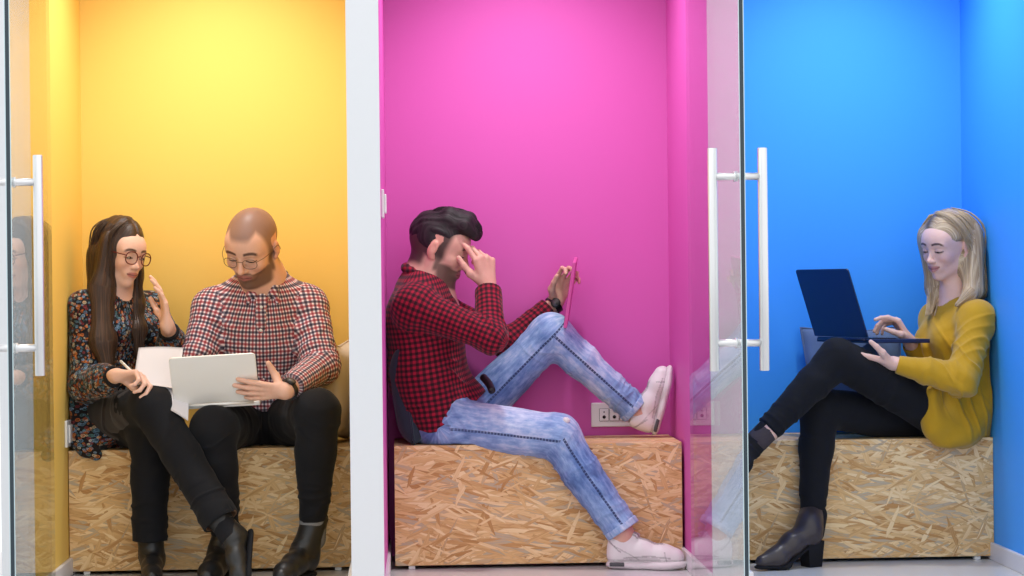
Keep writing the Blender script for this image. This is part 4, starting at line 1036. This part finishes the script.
    S.add(Cone(pel+V3(-.005, 0, -.02), waist, .150, .125, .05, (fwd, .78), uvf=tuv), Cone(waist, chest, .125, .125, .05, (fwd, .85), uvf=tuv), Cone(chest, neck+V3(0, 0, -.045), .122, .060, .06, (fwd, .80), uvf=tuv),
          Ell(chest+fwd*.075-latv*.055+V3(0, 0, -.01), (.058, .055, .058), None, .03, uvf=tuv), Ell(chest+fwd*.075+latv*.055+V3(0, 0, -.01), (.058, .055, .058), None, .03, uvf=tuv),
          Cone(shR, shL, .046, .046, .05, uvf=tuv), Cone(neck+V3(0, 0, -.03), shR, .045, .048, .04, uvf=tuv), Cone(neck+V3(0, 0, -.03), shL, .045, .048, .04, uvf=tuv))
    S.add(Cone(W(82, 405, .08), W(92, 440, .02), .070, .055, .04, (fwd, .55), uvf=tuv), Cone(W(79, 440, .02), W(96, 455, -.035), .040, .022, .03, (V3(0, 1, 0), .45), uvf=tuv), Cone(pel+V3(-.05, -.05, .03), W(104, 432, .04), .09, .05, .04, uvf=tuv))
    cuR = wrR-(wrR-elR)*.10; cuL = wrL-(wrL-elL)*.22
    S.add(Cone(shR, elR, .054, .052, .03), Cone(elR, elR+(cuR-elR)*.6, .056, .052, .03, v0=.3), Cone(elR+(cuR-elR)*.6, cuR, .052, .036, .02, capb=True, v0=.4), Cone(shL, elL, .054, .050, .03), Cone(elL, elL+(cuL-elL)*.5, .053, .050, .03, v0=.3), Cone(elL+(cuL-elL)*.5, cuL, .048, .036, .02, capb=True, v0=.4))
    S.add(Cone(neck+V3(0, 0, .05), neck+fwd*.012+V3(0, 0, -.028), .062, .052, .01, sub=True))
    uA = nrm(elR-shR); fA = nrm(cuR-elR); fL = nrm(cuL-elL); S.add(Half(V3(XL0+.003, 0, 0), (-1, 0, 0)))
    fo = [(elR, nrm(uA+fA), .032, .006, .09), (shR+uA*.06, uA, .045, .004, .09), (W(84, 425, .03), V3(.9, 0, .3), .035, .006, .10), (waist+fwd*.09, nrm(V3(.4, 0, 1)), .045, .005, .10), (elL, nrm(elL-shL), .03, .005, .09), (cuL, fL, .022, .003, .05), (cuR, fA, .022, .003, .05)]
    sh = sdf_obj('floral_blouse', S, MAT['floral'], root, .004, fold=fo, uv=True, seed=14)
    for cu, d_ in ((cuR, fA), (cuL, fL)):
        S = SDF(); S.add(Cone(cu-d_*.008, cu+d_*.006, .036, .034, .004, capa=True, capb=True)); sdf_obj('cuff', S, MAT['suede'], sh, .0035)
    # skirt and trousers
    S = SDF(); S.add(Cone(hipR+V3(0, -.02, .005), hipR+(knR-hipR)*.78, .088, .068, .03), Cone(hipL, hipL+(knL-hipL)*.6, .085, .07, .03), Cone(pel+V3(-.03, 0, 0), pel+V3(.03, 0, 0), .11, .11, .04))
    S.add(Half(V3(0, 0, HB+.001), (0, 0, -1), (pel-V3(.5, .26, .5), V3(pel[0]+.6, YB+.2, HB+.3))))
    S.add(Half(V3(XL0+.004, 0, 0), (-1, 0, 0)))
    sdf_obj('sheer_skirt', S, MAT['skirtcloth'], root, .005, fold=[(hipR*.6+knR*.4, nrm(knR-hipR), .05, .005, .12)])
    S = SDF()
    for hp, kn, an, hr in ((hipR, knR, anR, .062), (hipL, knL, anL, .058)):
        S.add(Cone(hp, kn, .080, .066, .03), Cone(kn, kn+(an-kn)*.4, .066, .062, .03), Cone(kn+(an-kn)*.4, an, .062, hr, .02, capb=True))
    S.add(Cone(anR-nrm(anR-knR)*.025, anR+nrm(anR-knR)*.05, .055, .055, .003, sub=True, capa=True))
    dR = nrm(anR-knR); dL = nrm(anL-knL)
    tr = sdf_obj('black_trousers', S, MAT['blackfab'], root, .0045, fold=[(knR+dR*.06, nrm(dR+V3(.5, 0, 0)), .05, .005, .10), (anR-dR*.10, dR, .045, .005, .10), (anL-dL*.08, dL, .04, .005, .10), (knL+dL*.08, dL, .05, .004, .09)], seed=21)
    S = SDF(); S.add(Cone(anR-dR*.028, anR-dR*.003, .0575, .0575, .003, capa=True, capb=True), Cone(anR-dR*.026, anR+dR*.03, .053, .053, .002, sub=True)); sdf_obj('hem_lining', S, MAT['lining'], tr, .003)
    b = MB(); q = W(195, 445, -.245); b.box((-.003, -.001, -.008), (.003, .001, .008), 0, (q, V3(1, 0, 0), V3(0, 1, 0), V3(.2, 0, 1))); b.build('tag', MAT['white_tag'], tr)
    for an, d_ in ((anR, dR), (anL, dL)): sdf_obj('sock', SDF().add(Cone(an-d_*.03, an+d_*.05, .0385, .0385, .01)), MAT['suede'], root, .004)
    ankle_boot(V3(anL[0]+.004, anL[1]+.035, 0), V3(.10, -1, 0), UPZ, anL+V3(.002, .0, .0), root, .25, .92)
    fb = nrm(V3(-.04, -.62, -.78)); ub = nrm(-dR-fb*(-dR@fb)); ankle_boot(anR+dR*.055-(fb*.055+ub*.085)*.84, fb, ub, anR-dR*.01, root, .24, .95)
    return dict(H=H, wrR=wrR)
def man_bald():
    root = empty('person', 'bald bearded man in a red and navy gingham shirt looking down at a laptop', 'person', (W(262, 440, .22)[0], YF+.22, HB))
    H = Frame(W(251.5, 245.5, .0), (-.31, -.80, -.51), (-.06, -.45, .86), 1.06)
    shR = W(213, 309, .12); elR = W(197, 358, .04); wrR = W(205, 392, .0)
    shL = W(307, 306, .13); elL = W(321, 366, .02); wrL = W(285, 391, -.245)
    pel = W(266, 420, .22); hipR = W(247, 424, .22); hipL = W(285, 424, .22)
    knR = W(213, 429, -.20); anR = W(226, 536, -.13); knL = W(317, 412, -.20); anL = W(313, 520, -.15)
    waist = W(264, 378, .19); chest = W(262, 325, .14); neck = W(263, 280, .085)
    latv = nrm(shL-shR); fwd = nrm(np.cross(latv, UPZ)); fwd = -fwd if fwd[1] > 0 else fwd
    B = SDF(); B.add(head_prims(H, False, .3))
    B.add(Cone(H.p(-.025, 0, -.045), neck, .060, .064, .03), Cone(neck, chest, .075, .125, .05), Cone(chest, waist, .125, .12, .05), Cone(waist, pel, .12, .13, .05), Cone(shR, shL, .05, .05, .05))
    B.add(limb(shR, elR, wrR, (.05, .038, .028)), limb(shL, elL, wrL, (.05, .038, .029)), limb(hipR, knR, anR, (.08, .056, .052, .038)), limb(hipL, knL, anL, (.08, .056, .052, .038)))
    B.add(Cone(anL, anL+nrm(anL-knL)*.05, .032, .024, .03), Cone(anR, anR+nrm(anR-knR)*.05, .032, .024, .03))
    hL = hand_prims(wrL, V3(-1, -.02, .02), V3(-.05, .86, .50), True, .86, [(6, 8, 6), (5, 8, 6), (5, 8, 6), (6, 8, 6)], (.10, .02, -.06, -.13), ((.35, .45, .85), (.45, .70, .35), (.45, .85, .1)), fat=1.26)
    hR = hand_prims(wrR, V3(.2, -.5, -.5), V3(.9, 0, .3), False, .9, [(50, 50, 30)]*4)
    B.add(seat_cut(pel)); B.add(hL, hR); hb = lambda p, r: (np.asarray(p)-r, np.asarray(p)+r)
    sdf_obj('body', B, MAT['skin'], root, .0028, .008, [hb(H.o, .165), hb(wrL+V3(-.08, -.03, .01), .11)], col=lambda V: skin_colours(V, H, SK_M, (.42, .14, .13), (.06, .03, .02), ((.075, .036, .020), .85), ((.19, .105, .080), 'reced', .88)))
    eyes(H, root, (-.1, -.4), (.06, .05, .04), .18)
    spectacles(H, root, 'eyewear_metal', .0225, .0165, .0011, .103, -.007, .0325)
    # shirt
    ax = nrm(neck-pel); tuv = cyl_uv(pel, ax, fwd, .155)
    S = SDF()
    S.add(Cone(pel+V3(0, -.01, -.03), waist, .165, .160, .05, (fwd, .78), uvf=tuv), Cone(waist, chest, .160, .168, .05, (fwd, .78), uvf=tuv), Cone(chest, neck+V3(0, .01, -.045), .165, .085, .07, (fwd, .80), uvf=tuv),
          Cone(shR, shL, .056, .056, .05, uvf=tuv), Cone(neck+V3(0, .012, -.012), shR, .058, .052, .04, uvf=tuv), Cone(neck+V3(0, .012, -.012), shL, .058, .052, .04, uvf=tuv))
    cuL = wrL-(wrL-elL)*.16; cuR = wrR-(wrR-elR)*.12; uA = nrm(elL-shL); fA = nrm(cuL-elL); uB = nrm(elR-shR); fB = nrm(cuR-elR)
    S.add(Cone(shL, elL, .072, .060, .03, ref=fwd), Cone(elL, cuL, .060, .043, .025, capb=True, ref=(0, -.3, 1)), Cone(shR, elR, .070, .060, .03, ref=fwd), Cone(elR, cuR, .058, .044, .025, capb=True, ref=(-.5, -1, 0)))
    S.add(Half(V3(0, 0, HB+.002), (0, 0, -1)))
    S.add(Half(W(266, 410, .2), (0, 0, -1), (V3(W(232, 400)[0], YF-.4, HB-.2), V3(W(300, 400)[0], YB, HB+.2))))
    vn = neck+fwd*.085+V3(0, 0, -.06)
    S.add(Cone(H.p(-.02, 0, -.04), neck+V3(0, -.005, -.02), .066, .068, .012, sub=True), Cone(neck+fwd*.05, vn+fwd*.035, .050, .012, .012, sub=True))
    fo = [(elL, nrm(uA+fA), .032, .0065, .10), (shL+uA*.05, uA, .045, .0045, .09), (elR, nrm(uB+fB), .032, .006, .10), (W(215, 330, .05), nrm(V3(.6, 0, 1)), .04, .0045, .09), (W(262, 385, .05), nrm(V3(.1, 0, 1)), .045, .006, .11), (cuL-fA*.05, fA, .028, .003, .07), (W(300, 340, .04), nrm(V3(-.6, 0, 1)), .045, .0045, .10)]
    sh = sdf_obj('gingham_shirt', S, MAT['gingham'], root, .004, fold=fo, uv=True, seed=31)
    # collar: a standing band open at the throat with two points
    S = SDF(); cc = neck+V3(0, .006, .000); n = 16
    for k in range(n):
        a = math.radians(28+304*k/n); a2 = math.radians(28+304*(k+1)/n)
        pt = lambda q: cc + latv*.071*math.sin(q) + nrm(fwd+V3(0, 0, -.55))*.078*math.cos(q) + V3(0, 0, .006)
        S.add(Cone(pt(a), pt(a2), .0145, .0145, .01, uvf=planar_uv(cc, latv, (0, 0, 1))))
    for sg in (1, -1):
        q0 = cc+latv*sg*.040+fwd*.068+V3(0, 0, -.030); q1 = cc+latv*sg*.050+fwd*.082+V3(0, 0, -.078); q2 = cc+latv*sg*.016+fwd*.090+V3(0, 0, -.062)
        pu = planar_uv(cc, nrm(latv+V3(0, 0, .5)), (0, 0, 1))
        S.add(Cone(q0, q1, .013, .006, .008, uvf=pu), Cone(q0, q2, .012, .006, .008, uvf=pu))
    sdf_obj('collar', S, MAT['gingham'], sh, .0035, uv=True)
    pts = spline([vn+fwd*.012, chest+fwd*.137+V3(0, 0, .01), waist+fwd*.138+V3(0, 0, .02), waist+fwd*.135+V3(0, 0, -.04)], 6); S = SDF()
    for a, b_ in zip(pts[:-1], pts[1:]): S.add(Cone(a, b_, .017, .017, .006, (fwd, .3), uvf=planar_uv(neck, latv, (0, 0, 1))))
    sdf_obj('placket', S, MAT['gingham'], sh, .004, uv=True)
    for t in (.22, .42, .62, .82):
        p = pts[int(t*(len(pts)-1))]+fwd*.0055; b = MB(); b.tube([p, p+fwd*.003], .0052, 12); b.build('button', MAT['plastic'], sh, True)
    # open collar shows the throat; trousers
    S = SDF()
    for hp, kn, an in ((hipR, knR, anR), (hipL, knL, anL)):
        S.add(Cone(hp, kn, .092, .072, .03), Cone(kn, kn+(an-kn)*.35, .072, .066, .03), Cone(kn+(an-kn)*.35, an, .066, .047, .02, capb=True))
    S.add(Cone(hipR, hipL, .10, .10, .05), Cone(pel, waist, .12, .11, .05), Half(V3(0, 0, HB+.001), (0, 0, -1), (V3(pel[0]-.4, YF+.02, HB-.2), V3(pel[0]+.4, YB+.2, HB+.15))))
    dR = nrm(anR-knR); dL = nrm(anL-knL)
    tr = sdf_obj('black_trousers', S, MAT['blackfab'], root, .0045, fold=[(knL+dL*.05, dL, .05, .004, .09), (knR+dR*.05, dR, .05, .004, .09), (anL-dL*.08, dL, .03, .0045, .09), (anR-dR*.08, dR, .03, .0045, .09), (hipL*.5+knL*.5, nrm(knL-hipL), .06, .005, .12), (hipR*.5+knR*.5, nrm(knR-hipR), .06, .005, .12), (pel+V3(0, -.1, .02), V3(1, 0, 0), .05, .006, .09)], seed=41)
    for an, d_ in ((anR, dR), (anL, dL)): sdf_obj('sock', SDF().add(Cone(an-d_*.03, an+d_*.06, .0445, .0445, .01)), MAT['sockgrey'], root, .004)
    ankle_boot(V3(anL[0]-.012, anL[1]+.03, 0), V3(-.34, -1, 0), UPZ, anL+dL*.015, root, .285)
    ankle_boot(V3(anR[0]-.004, anR[1]+.04, 0), V3(-.16, -1, 0), UPZ, anR-dR*.005, root, .285)
    axL = nrm(wrL-elL); wristwatch(wrL-axL*.012, axL, V3(.15, -.75, .5), root, .0345, .88)
    return dict(wrL=wrL)
def woman_blonde():
    root = empty('person', 'blonde woman in a mustard sweater with an open laptop on her raised knee', 'person', (W(955, 436, .12)[0], YF+.12, HB))
    H = Frame(W(947.5, 246, .07), (-.82, -.55, -.19), (-.10, -.12, .97), .95)
    shL = W(977, 319, -.02); elL = W(962, 380, -.13); wrL = W(893, 363, -.10)
    shR = W(937, 319, .22); elR = W(930, 372, .14); wrR = W(909, 341, .05)
    pel = W(955, 416, .13); hipL = W(950, 418, .05); hipR = W(938, 424, .20)
    knL = W(838, 358, -.09); anL = W(768, 430, -.14); knR = W(819, 408, -.01); anR = W(812, 514, -.055)
    waist = W(960, 374, .12); chest = W(957, 336, .105); neck = W(957, 296, .10)
    latv = nrm(shL-shR); fwd = nrm(np.cross(latv, UPZ)); fwd = -fwd if fwd[0] > 0 else fwd
    B = SDF(); B.add(head_prims(H, True, .5, .85))
    B.add(Cone(H.p(-.022, 0, -.050), neck, .045, .046, .03), Cone(neck, chest, .055, .10, .05), Cone(chest, waist, .10, .09, .05), Cone(waist, pel, .09, .11, .05), Cone(shR, shL, .04, .04, .05))
    B.add(limb(shR, elR, wrR, (.04, .032, .023)), limb(shL, elL, wrL, (.04, .032, .023)), limb(hipR, knR, anR, (.07, .05, .045, .033)), limb(hipL, knL, anL, (.07, .05, .045, .033)))
    fR = nrm(V3(-.88, -.42, 0)); oR = V3(W(818, 560, -.075)[0], YF-.085, 0); Fr = Frame(oR, fR, UPZ)
    fL = nrm(V3(-.26, -.70, -.66)); uL = nrm(V3(-.5, -.35, .78)); uL = nrm(-nrm(anL-knL)-fL*(-nrm(anL-knL)@fL)); oL = anL+nrm(anL-knL)*.075-(fL*.055+uL*.085)*.8; Fl = Frame(oL, fL, uL)
    B.add(Cone(anR, Fr.p(.04, 0, .11), .034, .028, .03), Cone(Fr.p(.04, 0, .11), Fr.p(.165, 0, .045), .026, .022, .03), Cone(anL, anL+nrm(anL-knL)*.06, .031, .024, .03))
    hL = hand_prims(wrL, V3(-.96, .14, .22), V3(.20, .1, .95), True, .95, [(4, 8, 6)]*4, None, ((.6, .7, .35), (.75, .4, .45), (.8, .2, .4)))
    hR = hand_prims(wrR, V3(-.52, -.06, .80), V3(-.78, -.05, -.55), False, .95, [(38, 22, 14), (58, 40, 20), (62, 45, 22), (66, 48, 24)], None, ((.6, .65, .4), (.75, .2, .6), (.8, .0, .6)))
    B.add(seat_cut(pel), Half(V3(XR-.005, 0, 0), (1, 0, 0))); B.add(hL, hR); hb = lambda p, r: (np.asarray(p)-r, np.asarray(p)+r)
    sdf_obj('body', B, MAT['skin'], root, .0026, .008, [hb(H.o, .135), hb(wrL+V3(-.07, .01, .03), .095), hb(wrR+V3(-.05, 0, .05), .09)], col=lambda V: skin_colours(V, H, SK_F, (.52, .19, .17), (.06, .035, .025), brow_w=.0036, blush=.4, smile=.8))
    eyes(H, root, (0, -.4), (.05, .05, .05), .26)
    S = SDF().add(Ell(H.p(-.004, .081, -.048), (.0035, .0035, .0035), None, .002)); sdf_obj('earring', S, MAT['steel'], root, .0022)
    # hair
    S = SDF(); fl = ((-.5, -.85, 0), .6)
    S.add(H.ell((-.016, .0, .032), (.104, .086, .100), .02, uvf=lambda P: huv(P)), H.ell((-.045, 0, -.035), (.070, .082, .10), .03, uvf=lambda P: huv(P)), H.ell((.118, .004, -.028), (.080, .066, .112), .014, True), H.ell((.050, .084, -.034), (.084, .030, .066), .010, True), H.ell((.05, 0, -.135), (.075, .060, .080), .012, True))
    S.add(Cone(H.p(-.058, .055, .03), W(976, 291, .015), .040, .030, .04, fl), Cone(H.p(-.050, .062, .0), W(969, 297, -.01), .028, .018, .04, fl), Cone(W(969, 294, -.01), W(957, 305, -.02), .018, .008, .03),
          Cone(H.p(-.07, 0, .0), W(982, 288, .08), .055, .040, .04),
          Cone(H.p(.026, -.070, .045), W(934, 288, .14), .026, .027, .04), Cone(W(934, 288, .14), W(931, 312, .08), .026, .008, .03), Cone(W(938, 282, .14), W(943, 307, .10), .026, .010, .03), Cone(H.p(.01, -.074, .02), W(944, 292, .17), .03, .03, .04))
    S.add(Half(V3(XR-.003, 0, 0), (1, 0, 0)))
    def huv(V):
        q = H.loc(V); return np.stack([q[:, 0]+.45*np.abs(q[:, 1]-.02)+.3*q[:, 1], q[:, 2]-.6*np.abs(q[:, 1]-.02)], -1)
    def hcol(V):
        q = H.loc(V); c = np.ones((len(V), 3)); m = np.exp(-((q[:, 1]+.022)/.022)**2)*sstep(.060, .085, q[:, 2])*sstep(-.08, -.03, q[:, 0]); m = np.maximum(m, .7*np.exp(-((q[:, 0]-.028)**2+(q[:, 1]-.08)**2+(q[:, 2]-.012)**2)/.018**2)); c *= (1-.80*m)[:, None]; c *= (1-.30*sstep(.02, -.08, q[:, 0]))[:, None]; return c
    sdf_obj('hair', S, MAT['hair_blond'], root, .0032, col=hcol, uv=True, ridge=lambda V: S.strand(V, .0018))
    gd = []
    for k in range(9):
        t = k/8; f0 = .03-.10*t
        gd.append([(H.p(f0*.8+.01, -.010, .126), H.U*.006, H.F*.010), (H.p(f0, .055, .108), H.L*.005, H.F*.010), (H.p(f0-.028, .088, .040), H.L*.004, H.F*.010), (W(972+8*t, 262, .03+.03*t), V3(.02, 0, 0), V3(0, -.02, 0)), (W(971+10*t, 285, .015+.05*t), V3(.028, 0, 0), V3(0, -.024, 0)), (W(964+16*t, 303-6*t, -.005+.06*t), V3(.018, 0, 0), V3(0, -.012, 0))])
    strands(root, MAT['strand_blond'], gd, 120, 1.0, .0010, 8)
    gd = [[(H.p(.02, -.04, .118), H.L*.006, H.F*.012), (H.p(.038, -.082, .04), H.L*.006, H.F*.014), (W(933, 280, .13), V3(.022, 0, 0), V3(0, -.02, 0)), (W(934, 298, .11), V3(.022, 0, 0), V3(0, -.02, 0)), (W(931, 316, .07), V3(.018, 0, 0), V3(0, -.01, 0))]]
    strands(root, MAT['strand_blond'], gd, 50, 1.0, .0010, 9, 'loose_strands', .010)
    # sweater
    S = SDF()
    S.add(Cone(pel+V3(.0, -.01, -.02), waist, .140, .128, .05, (fwd, .86)), Cone(waist, chest, .128, .125, .05, (fwd, .86)), Cone(chest, neck+V3(0, 0, -.05), .120, .062, .06, (fwd, .85)),
          Ell(chest+fwd*.070-latv*.050+V3(0, 0, -.015), (.058, .055, .058), None, .03), Ell(chest+fwd*.070+latv*.050+V3(0, 0, -.015), (.058, .055, .058), None, .03),
          Cone(shR, shL, .044, .052, .05), Cone(neck+V3(0, 0, -.035), shR, .042, .046, .04), Cone(neck+V3(0, 0, -.035), shL, .042, .050, .04))
    S.add(Cone(W(960, 400, .02), W(946, 424, -.02), .115, .082, .05, (V3(.35, -1, 0), .60)), Cone(W(934, 394, -.045), W(935, 428, -.052), .034, .026, .03), Cone(W(938, 418, -.03), W(954, 434, -.045), .050, .034, .04, (V3(0, 1, 0), .5)), Cone(W(980, 400, .02), W(968, 432, -.02), .050, .038, .04))
    cuL = wrL-(wrL-elL)*.06; cuR = wrR-(wrR-elR)*.10; uA = nrm(elL-shL); fA = nrm(cuL-elL)
    S.add(Cone(shL, elL, .060, .056, .03), Cone(elL, elL+(cuL-elL)*.5, .056, .046, .03), Cone(elL+(cuL-elL)*.5, cuL, .046, .031, .02, capb=True), Cone(shR, elR, .054, .050, .03), Cone(elR, cuR, .050, .034, .02, capb=True))
    S.add(Cone(neck+V3(0, 0, .05), neck+fwd*.012+V3(0, 0, -.030), .064, .056, .01, sub=True))
    S.add(Half(V3(XR-.003, 0, 0), (1, 0, 0)))
    fo = [(elL, nrm(uA+fA), .032, .009, .09), (elL+fA*.08, fA, .03, .005, .08), (shL+uA*.09, nrm(uA+V3(.6, 0, 0)), .045, .006, .10), (W(955, 410, -.03), nrm(V3(1, 0, .25)), .045, .009, .11), (W(975, 370, .0), nrm(V3(1, 0, .5)), .05, .006, .12), (W(935, 345, .0), nrm(V3(.8, 0, .6)), .045, .006, .09), (elR, nrm(elR-shR), .03, .005, .08)]
    sw = sdf_obj('mustard_sweater', S, MAT['mustard'], root, .004, fold=fo, seed=51)
    S = SDF()
    for k in range(18):
        a = 2*math.pi*k/18; a2 = 2*math.pi*(k+1)/18; cc = neck+fwd*.008+V3(0, 0, -.028); pt = lambda q: cc+latv*.062*math.sin(q)+nrm(fwd+V3(0, 0, -.5))*.060*math.cos(q)
        S.add(Cone(pt(a), pt(a2), .0075, .0075, .004))
    sdf_obj('neckband', S, MAT['mustard'], sw, .0035)
    # trousers
    S = SDF()
    S.add(Cone(hipR, knR, .085, .064, .03), Cone(knR, knR+(anR-knR)*.35, .064, .058, .03), Cone(knR+(anR-knR)*.35, anR, .057, .041, .02, capb=True))
    S.add(Cone(hipL, knL, .085, .066, .015), Cone(knL, knL+(anL-knL)*.35, .064, .058, .015), Cone(knL+(anL-knL)*.35, anL, .057, .044, .015, capb=True), Cone(pel+V3(-.03, 0, 0), pel+V3(.02, 0, 0), .115, .11, .04))
    S.add(Half(V3(0, 0, HB+.001), (0, 0, -1), (V3(W(835, 440, .1)[0], YF+.01, HB-.3), V3(pel[0]+.4, YB+.2, HB+.1))))
    S.add(Half(V3(XR-.003, 0, 0), (1, 0, 0)))
    dR = nrm(anR-knR); dL = nrm(anL-knL)
    sdf_obj('black_trousers', S, MAT['blackfab'], root, .0045, fold=[(knR+dR*.05, dR, .05, .004, .09), (anR-dR*.07, dR, .035, .004, .08), (anL-dL*.05, dL, .028, .004, .08), (knL+dL*.06, dL, .05, .004, .09), (hipL*.4+knL*.6, nrm(knL-hipL), .06, .004, .1)], seed=61)
    S = SDF().add(Cone(anL-dL*.03, anL+dL*.05, .0385, .0385, .01)); sdf_obj('sock', S, MAT['sockdark'], root, .004)
    heeled_boot(oR, fR, UPZ, anR-dR*.0, root, .255); ankle_boot(anL+dL*.075-(fL*.055+uL*.085)*.8, fL, uL, anL+dL*.012, root, .23, .95, .02, 'suede', (.036, .040))
    return dict(H=H)
wf = woman_floral(); mb = man_bald(); wb = woman_blonde()

def laptop(label, hinge_near, hv, dv, wid, dep, lid_dir, mat, keys=True, tilt=None):
    """hinge_near: hinge corner; hv: along the hinge; dv: hinge towards the user; lid_dir: hinge to lid top"""
    hv = nrm(hv); dv = nrm(np.asarray(dv)-hv*(np.asarray(dv)@hv)); nu = np.cross(hv, dv); nu = nu if nu[2] > 0 else -nu
    e = empty('laptop', label, 'laptop', hinge_near + hv*wid/2 + dv*dep/2)
    fr = (np.asarray(hinge_near), hv, dv, nu)
    MB().box((0, .004, -.008), (wid, dep, .006), 0, fr, .003).build('base', MAT[mat], e)
    base = e.children[0]
    MB().box((wid*.05, .022, .0061), (wid*.95, dep*.52, .0072), 0, fr, .0004).build('keyboard_deck', MAT['blackplastic'], base)
    b = MB()
    for r in range(5):
        for c in range(14):
            x = wid*.06+wid*.88*c/14; y = .026+(dep*.52-.030)*r/5; b.box((x, y, .0073), (x+wid*.88/14-.003, y+(dep*.52-.03)/5-.003, .0092), 0, fr)
    b.build('keys', MAT['blackplastic'], base)
    MB().box((wid*.34, dep*.60, .0061), (wid*.66, dep*.94, .0066), 0, fr, .0002).build('trackpad', MAT['steel'] if mat == 'silver' else MAT['blackplastic'], base)
    ld = nrm(lid_dir); ld = nrm(ld-hv*(ld@hv)); ln = np.cross(hv, ld); ln = ln if ln@dv > 0 else -ln     # towards the user
    f2 = (np.asarray(hinge_near)+nu*.008, hv, ld, ln); r = .012; n = 6; out = []
    for cx, cy, a0 in ((wid-r, dep-r, 0), (r, dep-r, 90)):
        for k in range(n+1):
            a = math.radians(a0+90*k/n); out.append((cx+r*math.cos(a), cy+r*math.sin(a)))
    out += [(0, .004), (wid, .004)]; b = MB(); v = []; m = len(out)
    for t, ins in ((-.0030, .0015), (-.0022, 0), (.0022, 0), (.0030, .0015)):
        for x, y in out:
            cx, cy = wid/2, dep/2; v.append(f2[0]+f2[1]*(x-(np.sign(x-cx)*ins))+f2[2]*(y-np.sign(y-cy)*ins)+f2[3]*t)
    f = [tuple(range(m-1, -1, -1)), tuple(3*m+k for k in range(m))]
    for j in range(3):
        for k in range(m): f.append((j*m+k, j*m+(k+1) % m, (j+1)*m+(k+1) % m, (j+1)*m+k))
    b.add(v, f); lid = b.build('lid', MAT[mat], e)
    MB().box((.006, .012, .0031), (wid-.006, dep-.006, .0036), 0, f2).build('screen', MAT['blackplastic'], lid)
    b = MB(); b.tube([fr[0]+hv*.02+nu*.004, fr[0]+hv*(wid-.02)+nu*.004], .006, 12); b.build('hinge', MAT[mat], base, True)
    return e
# silver laptop of the bald man, seen from behind its lid
c0 = W(174.6, 408, -.20); c1 = W(260, 402.8, -.20); t0 = W(168.5, 359, -.30)
laptop('silver laptop with its blank lid to us on the lap of the bald man', c0, c1-c0, V3(.05, 1, .10), np.linalg.norm(c1-c0), .184, t0-c0, 'silver')
hd = nrm(V3(-.36, .933, 0)); dd = nrm(V3(.933, .36, .0))
p0 = W(868.5, 341, -.10); laptop('dark navy laptop open on the raised knee of the blonde woman', p0, hd, dd+V3(0, 0, -.015), .33, .245, V3(-.085*.933, -.085*.36, .256), 'navyshell')
# papers and pen
def sheet(label, tl, tr, bl, br, bend, seed, lift=0.):
    n = 14; v, f = [], []; tl, tr, bl, br = map(np.asarray, (tl, tr, bl, br)); nn = nrm(np.cross(tr-tl, bl-tl)); nn = -nn if nn[1] > 0 else nn
    for sg in (0, 1):
        for i in range(n+1):
            for j in range(n+1):
                u, w_ = i/n, j/n; p = tl*(1-u)*(1-w_)+tr*u*(1-w_)+bl*(1-u)*w_+br*u*w_; v.append(p+nn*(bend*math.sin(u*math.pi)+.4*bend*math.sin(w_*5+seed)+lift-sg*.0016))
    k = (n+1)**2
    for i in range(n):
        for j in range(n):
            a = i*(n+1)+j; f += [(a, a+1, a+n+2, a+n+1), (k+a, k+a+n+1, k+a+n+2, k+a+1)]
    ring = [i*(n+1) for i in range(n+1)]+[n*(n+1)+j for j in range(1, n+1)]+[i*(n+1)+n for i in range(n-1, -1, -1)]+list(range(n-1, 0, -1))
    for a, b_ in zip(ring, ring[1:]+ring[:1]): f.append((a, a+k, b_+k, b_))
    o = mesh_obj('paper_sheet', np.array(v), np.array(f), MAT['paper']); o['label'] = label; o['category'] = 'paper'; o['group'] = 'papers in the hands of the woman'; return o
sheet('white paper sheet held upright under the pen hand of the woman', W(138.5, 348, -.13), W(183, 348, -.06), W(133, 384, -.23), W(178, 389, -.20), .006, 1)
sheet('white paper sheet showing below the silver laptop between the two pairs of knees', W(150, 372, -.17), W(190, 378, -.14), W(158, 404, -.24), W(188, 421, -.25), .004, 3)
def pen():
    a = W(120.5, 361, -.17); b_ = W(136, 375.5, -.235); e = empty('pen', 'white pen in the writing hand of the woman in floral', 'pen', (a+b_)/2); d = b_-a
    m = MB(); m.tube([a, a+d*.02, a+d*.86, a+d*.90], [.0034, .0044, .0044, .0036], 12); m.build('barrel', MAT['plastic'], e, True)
    m = MB(); m.tube([a+d*.895, a+d*1.0], [.0034, .0008], 12); m.build('tip', MAT['steel'], e, True)
    m = MB(); m.tube([a+d*.05+V3(0, -.006, .002), a+d*.38+V3(0, -.006, .002)], .0012, 8); m.build('clip', MAT['steel'], e, True)
pen()
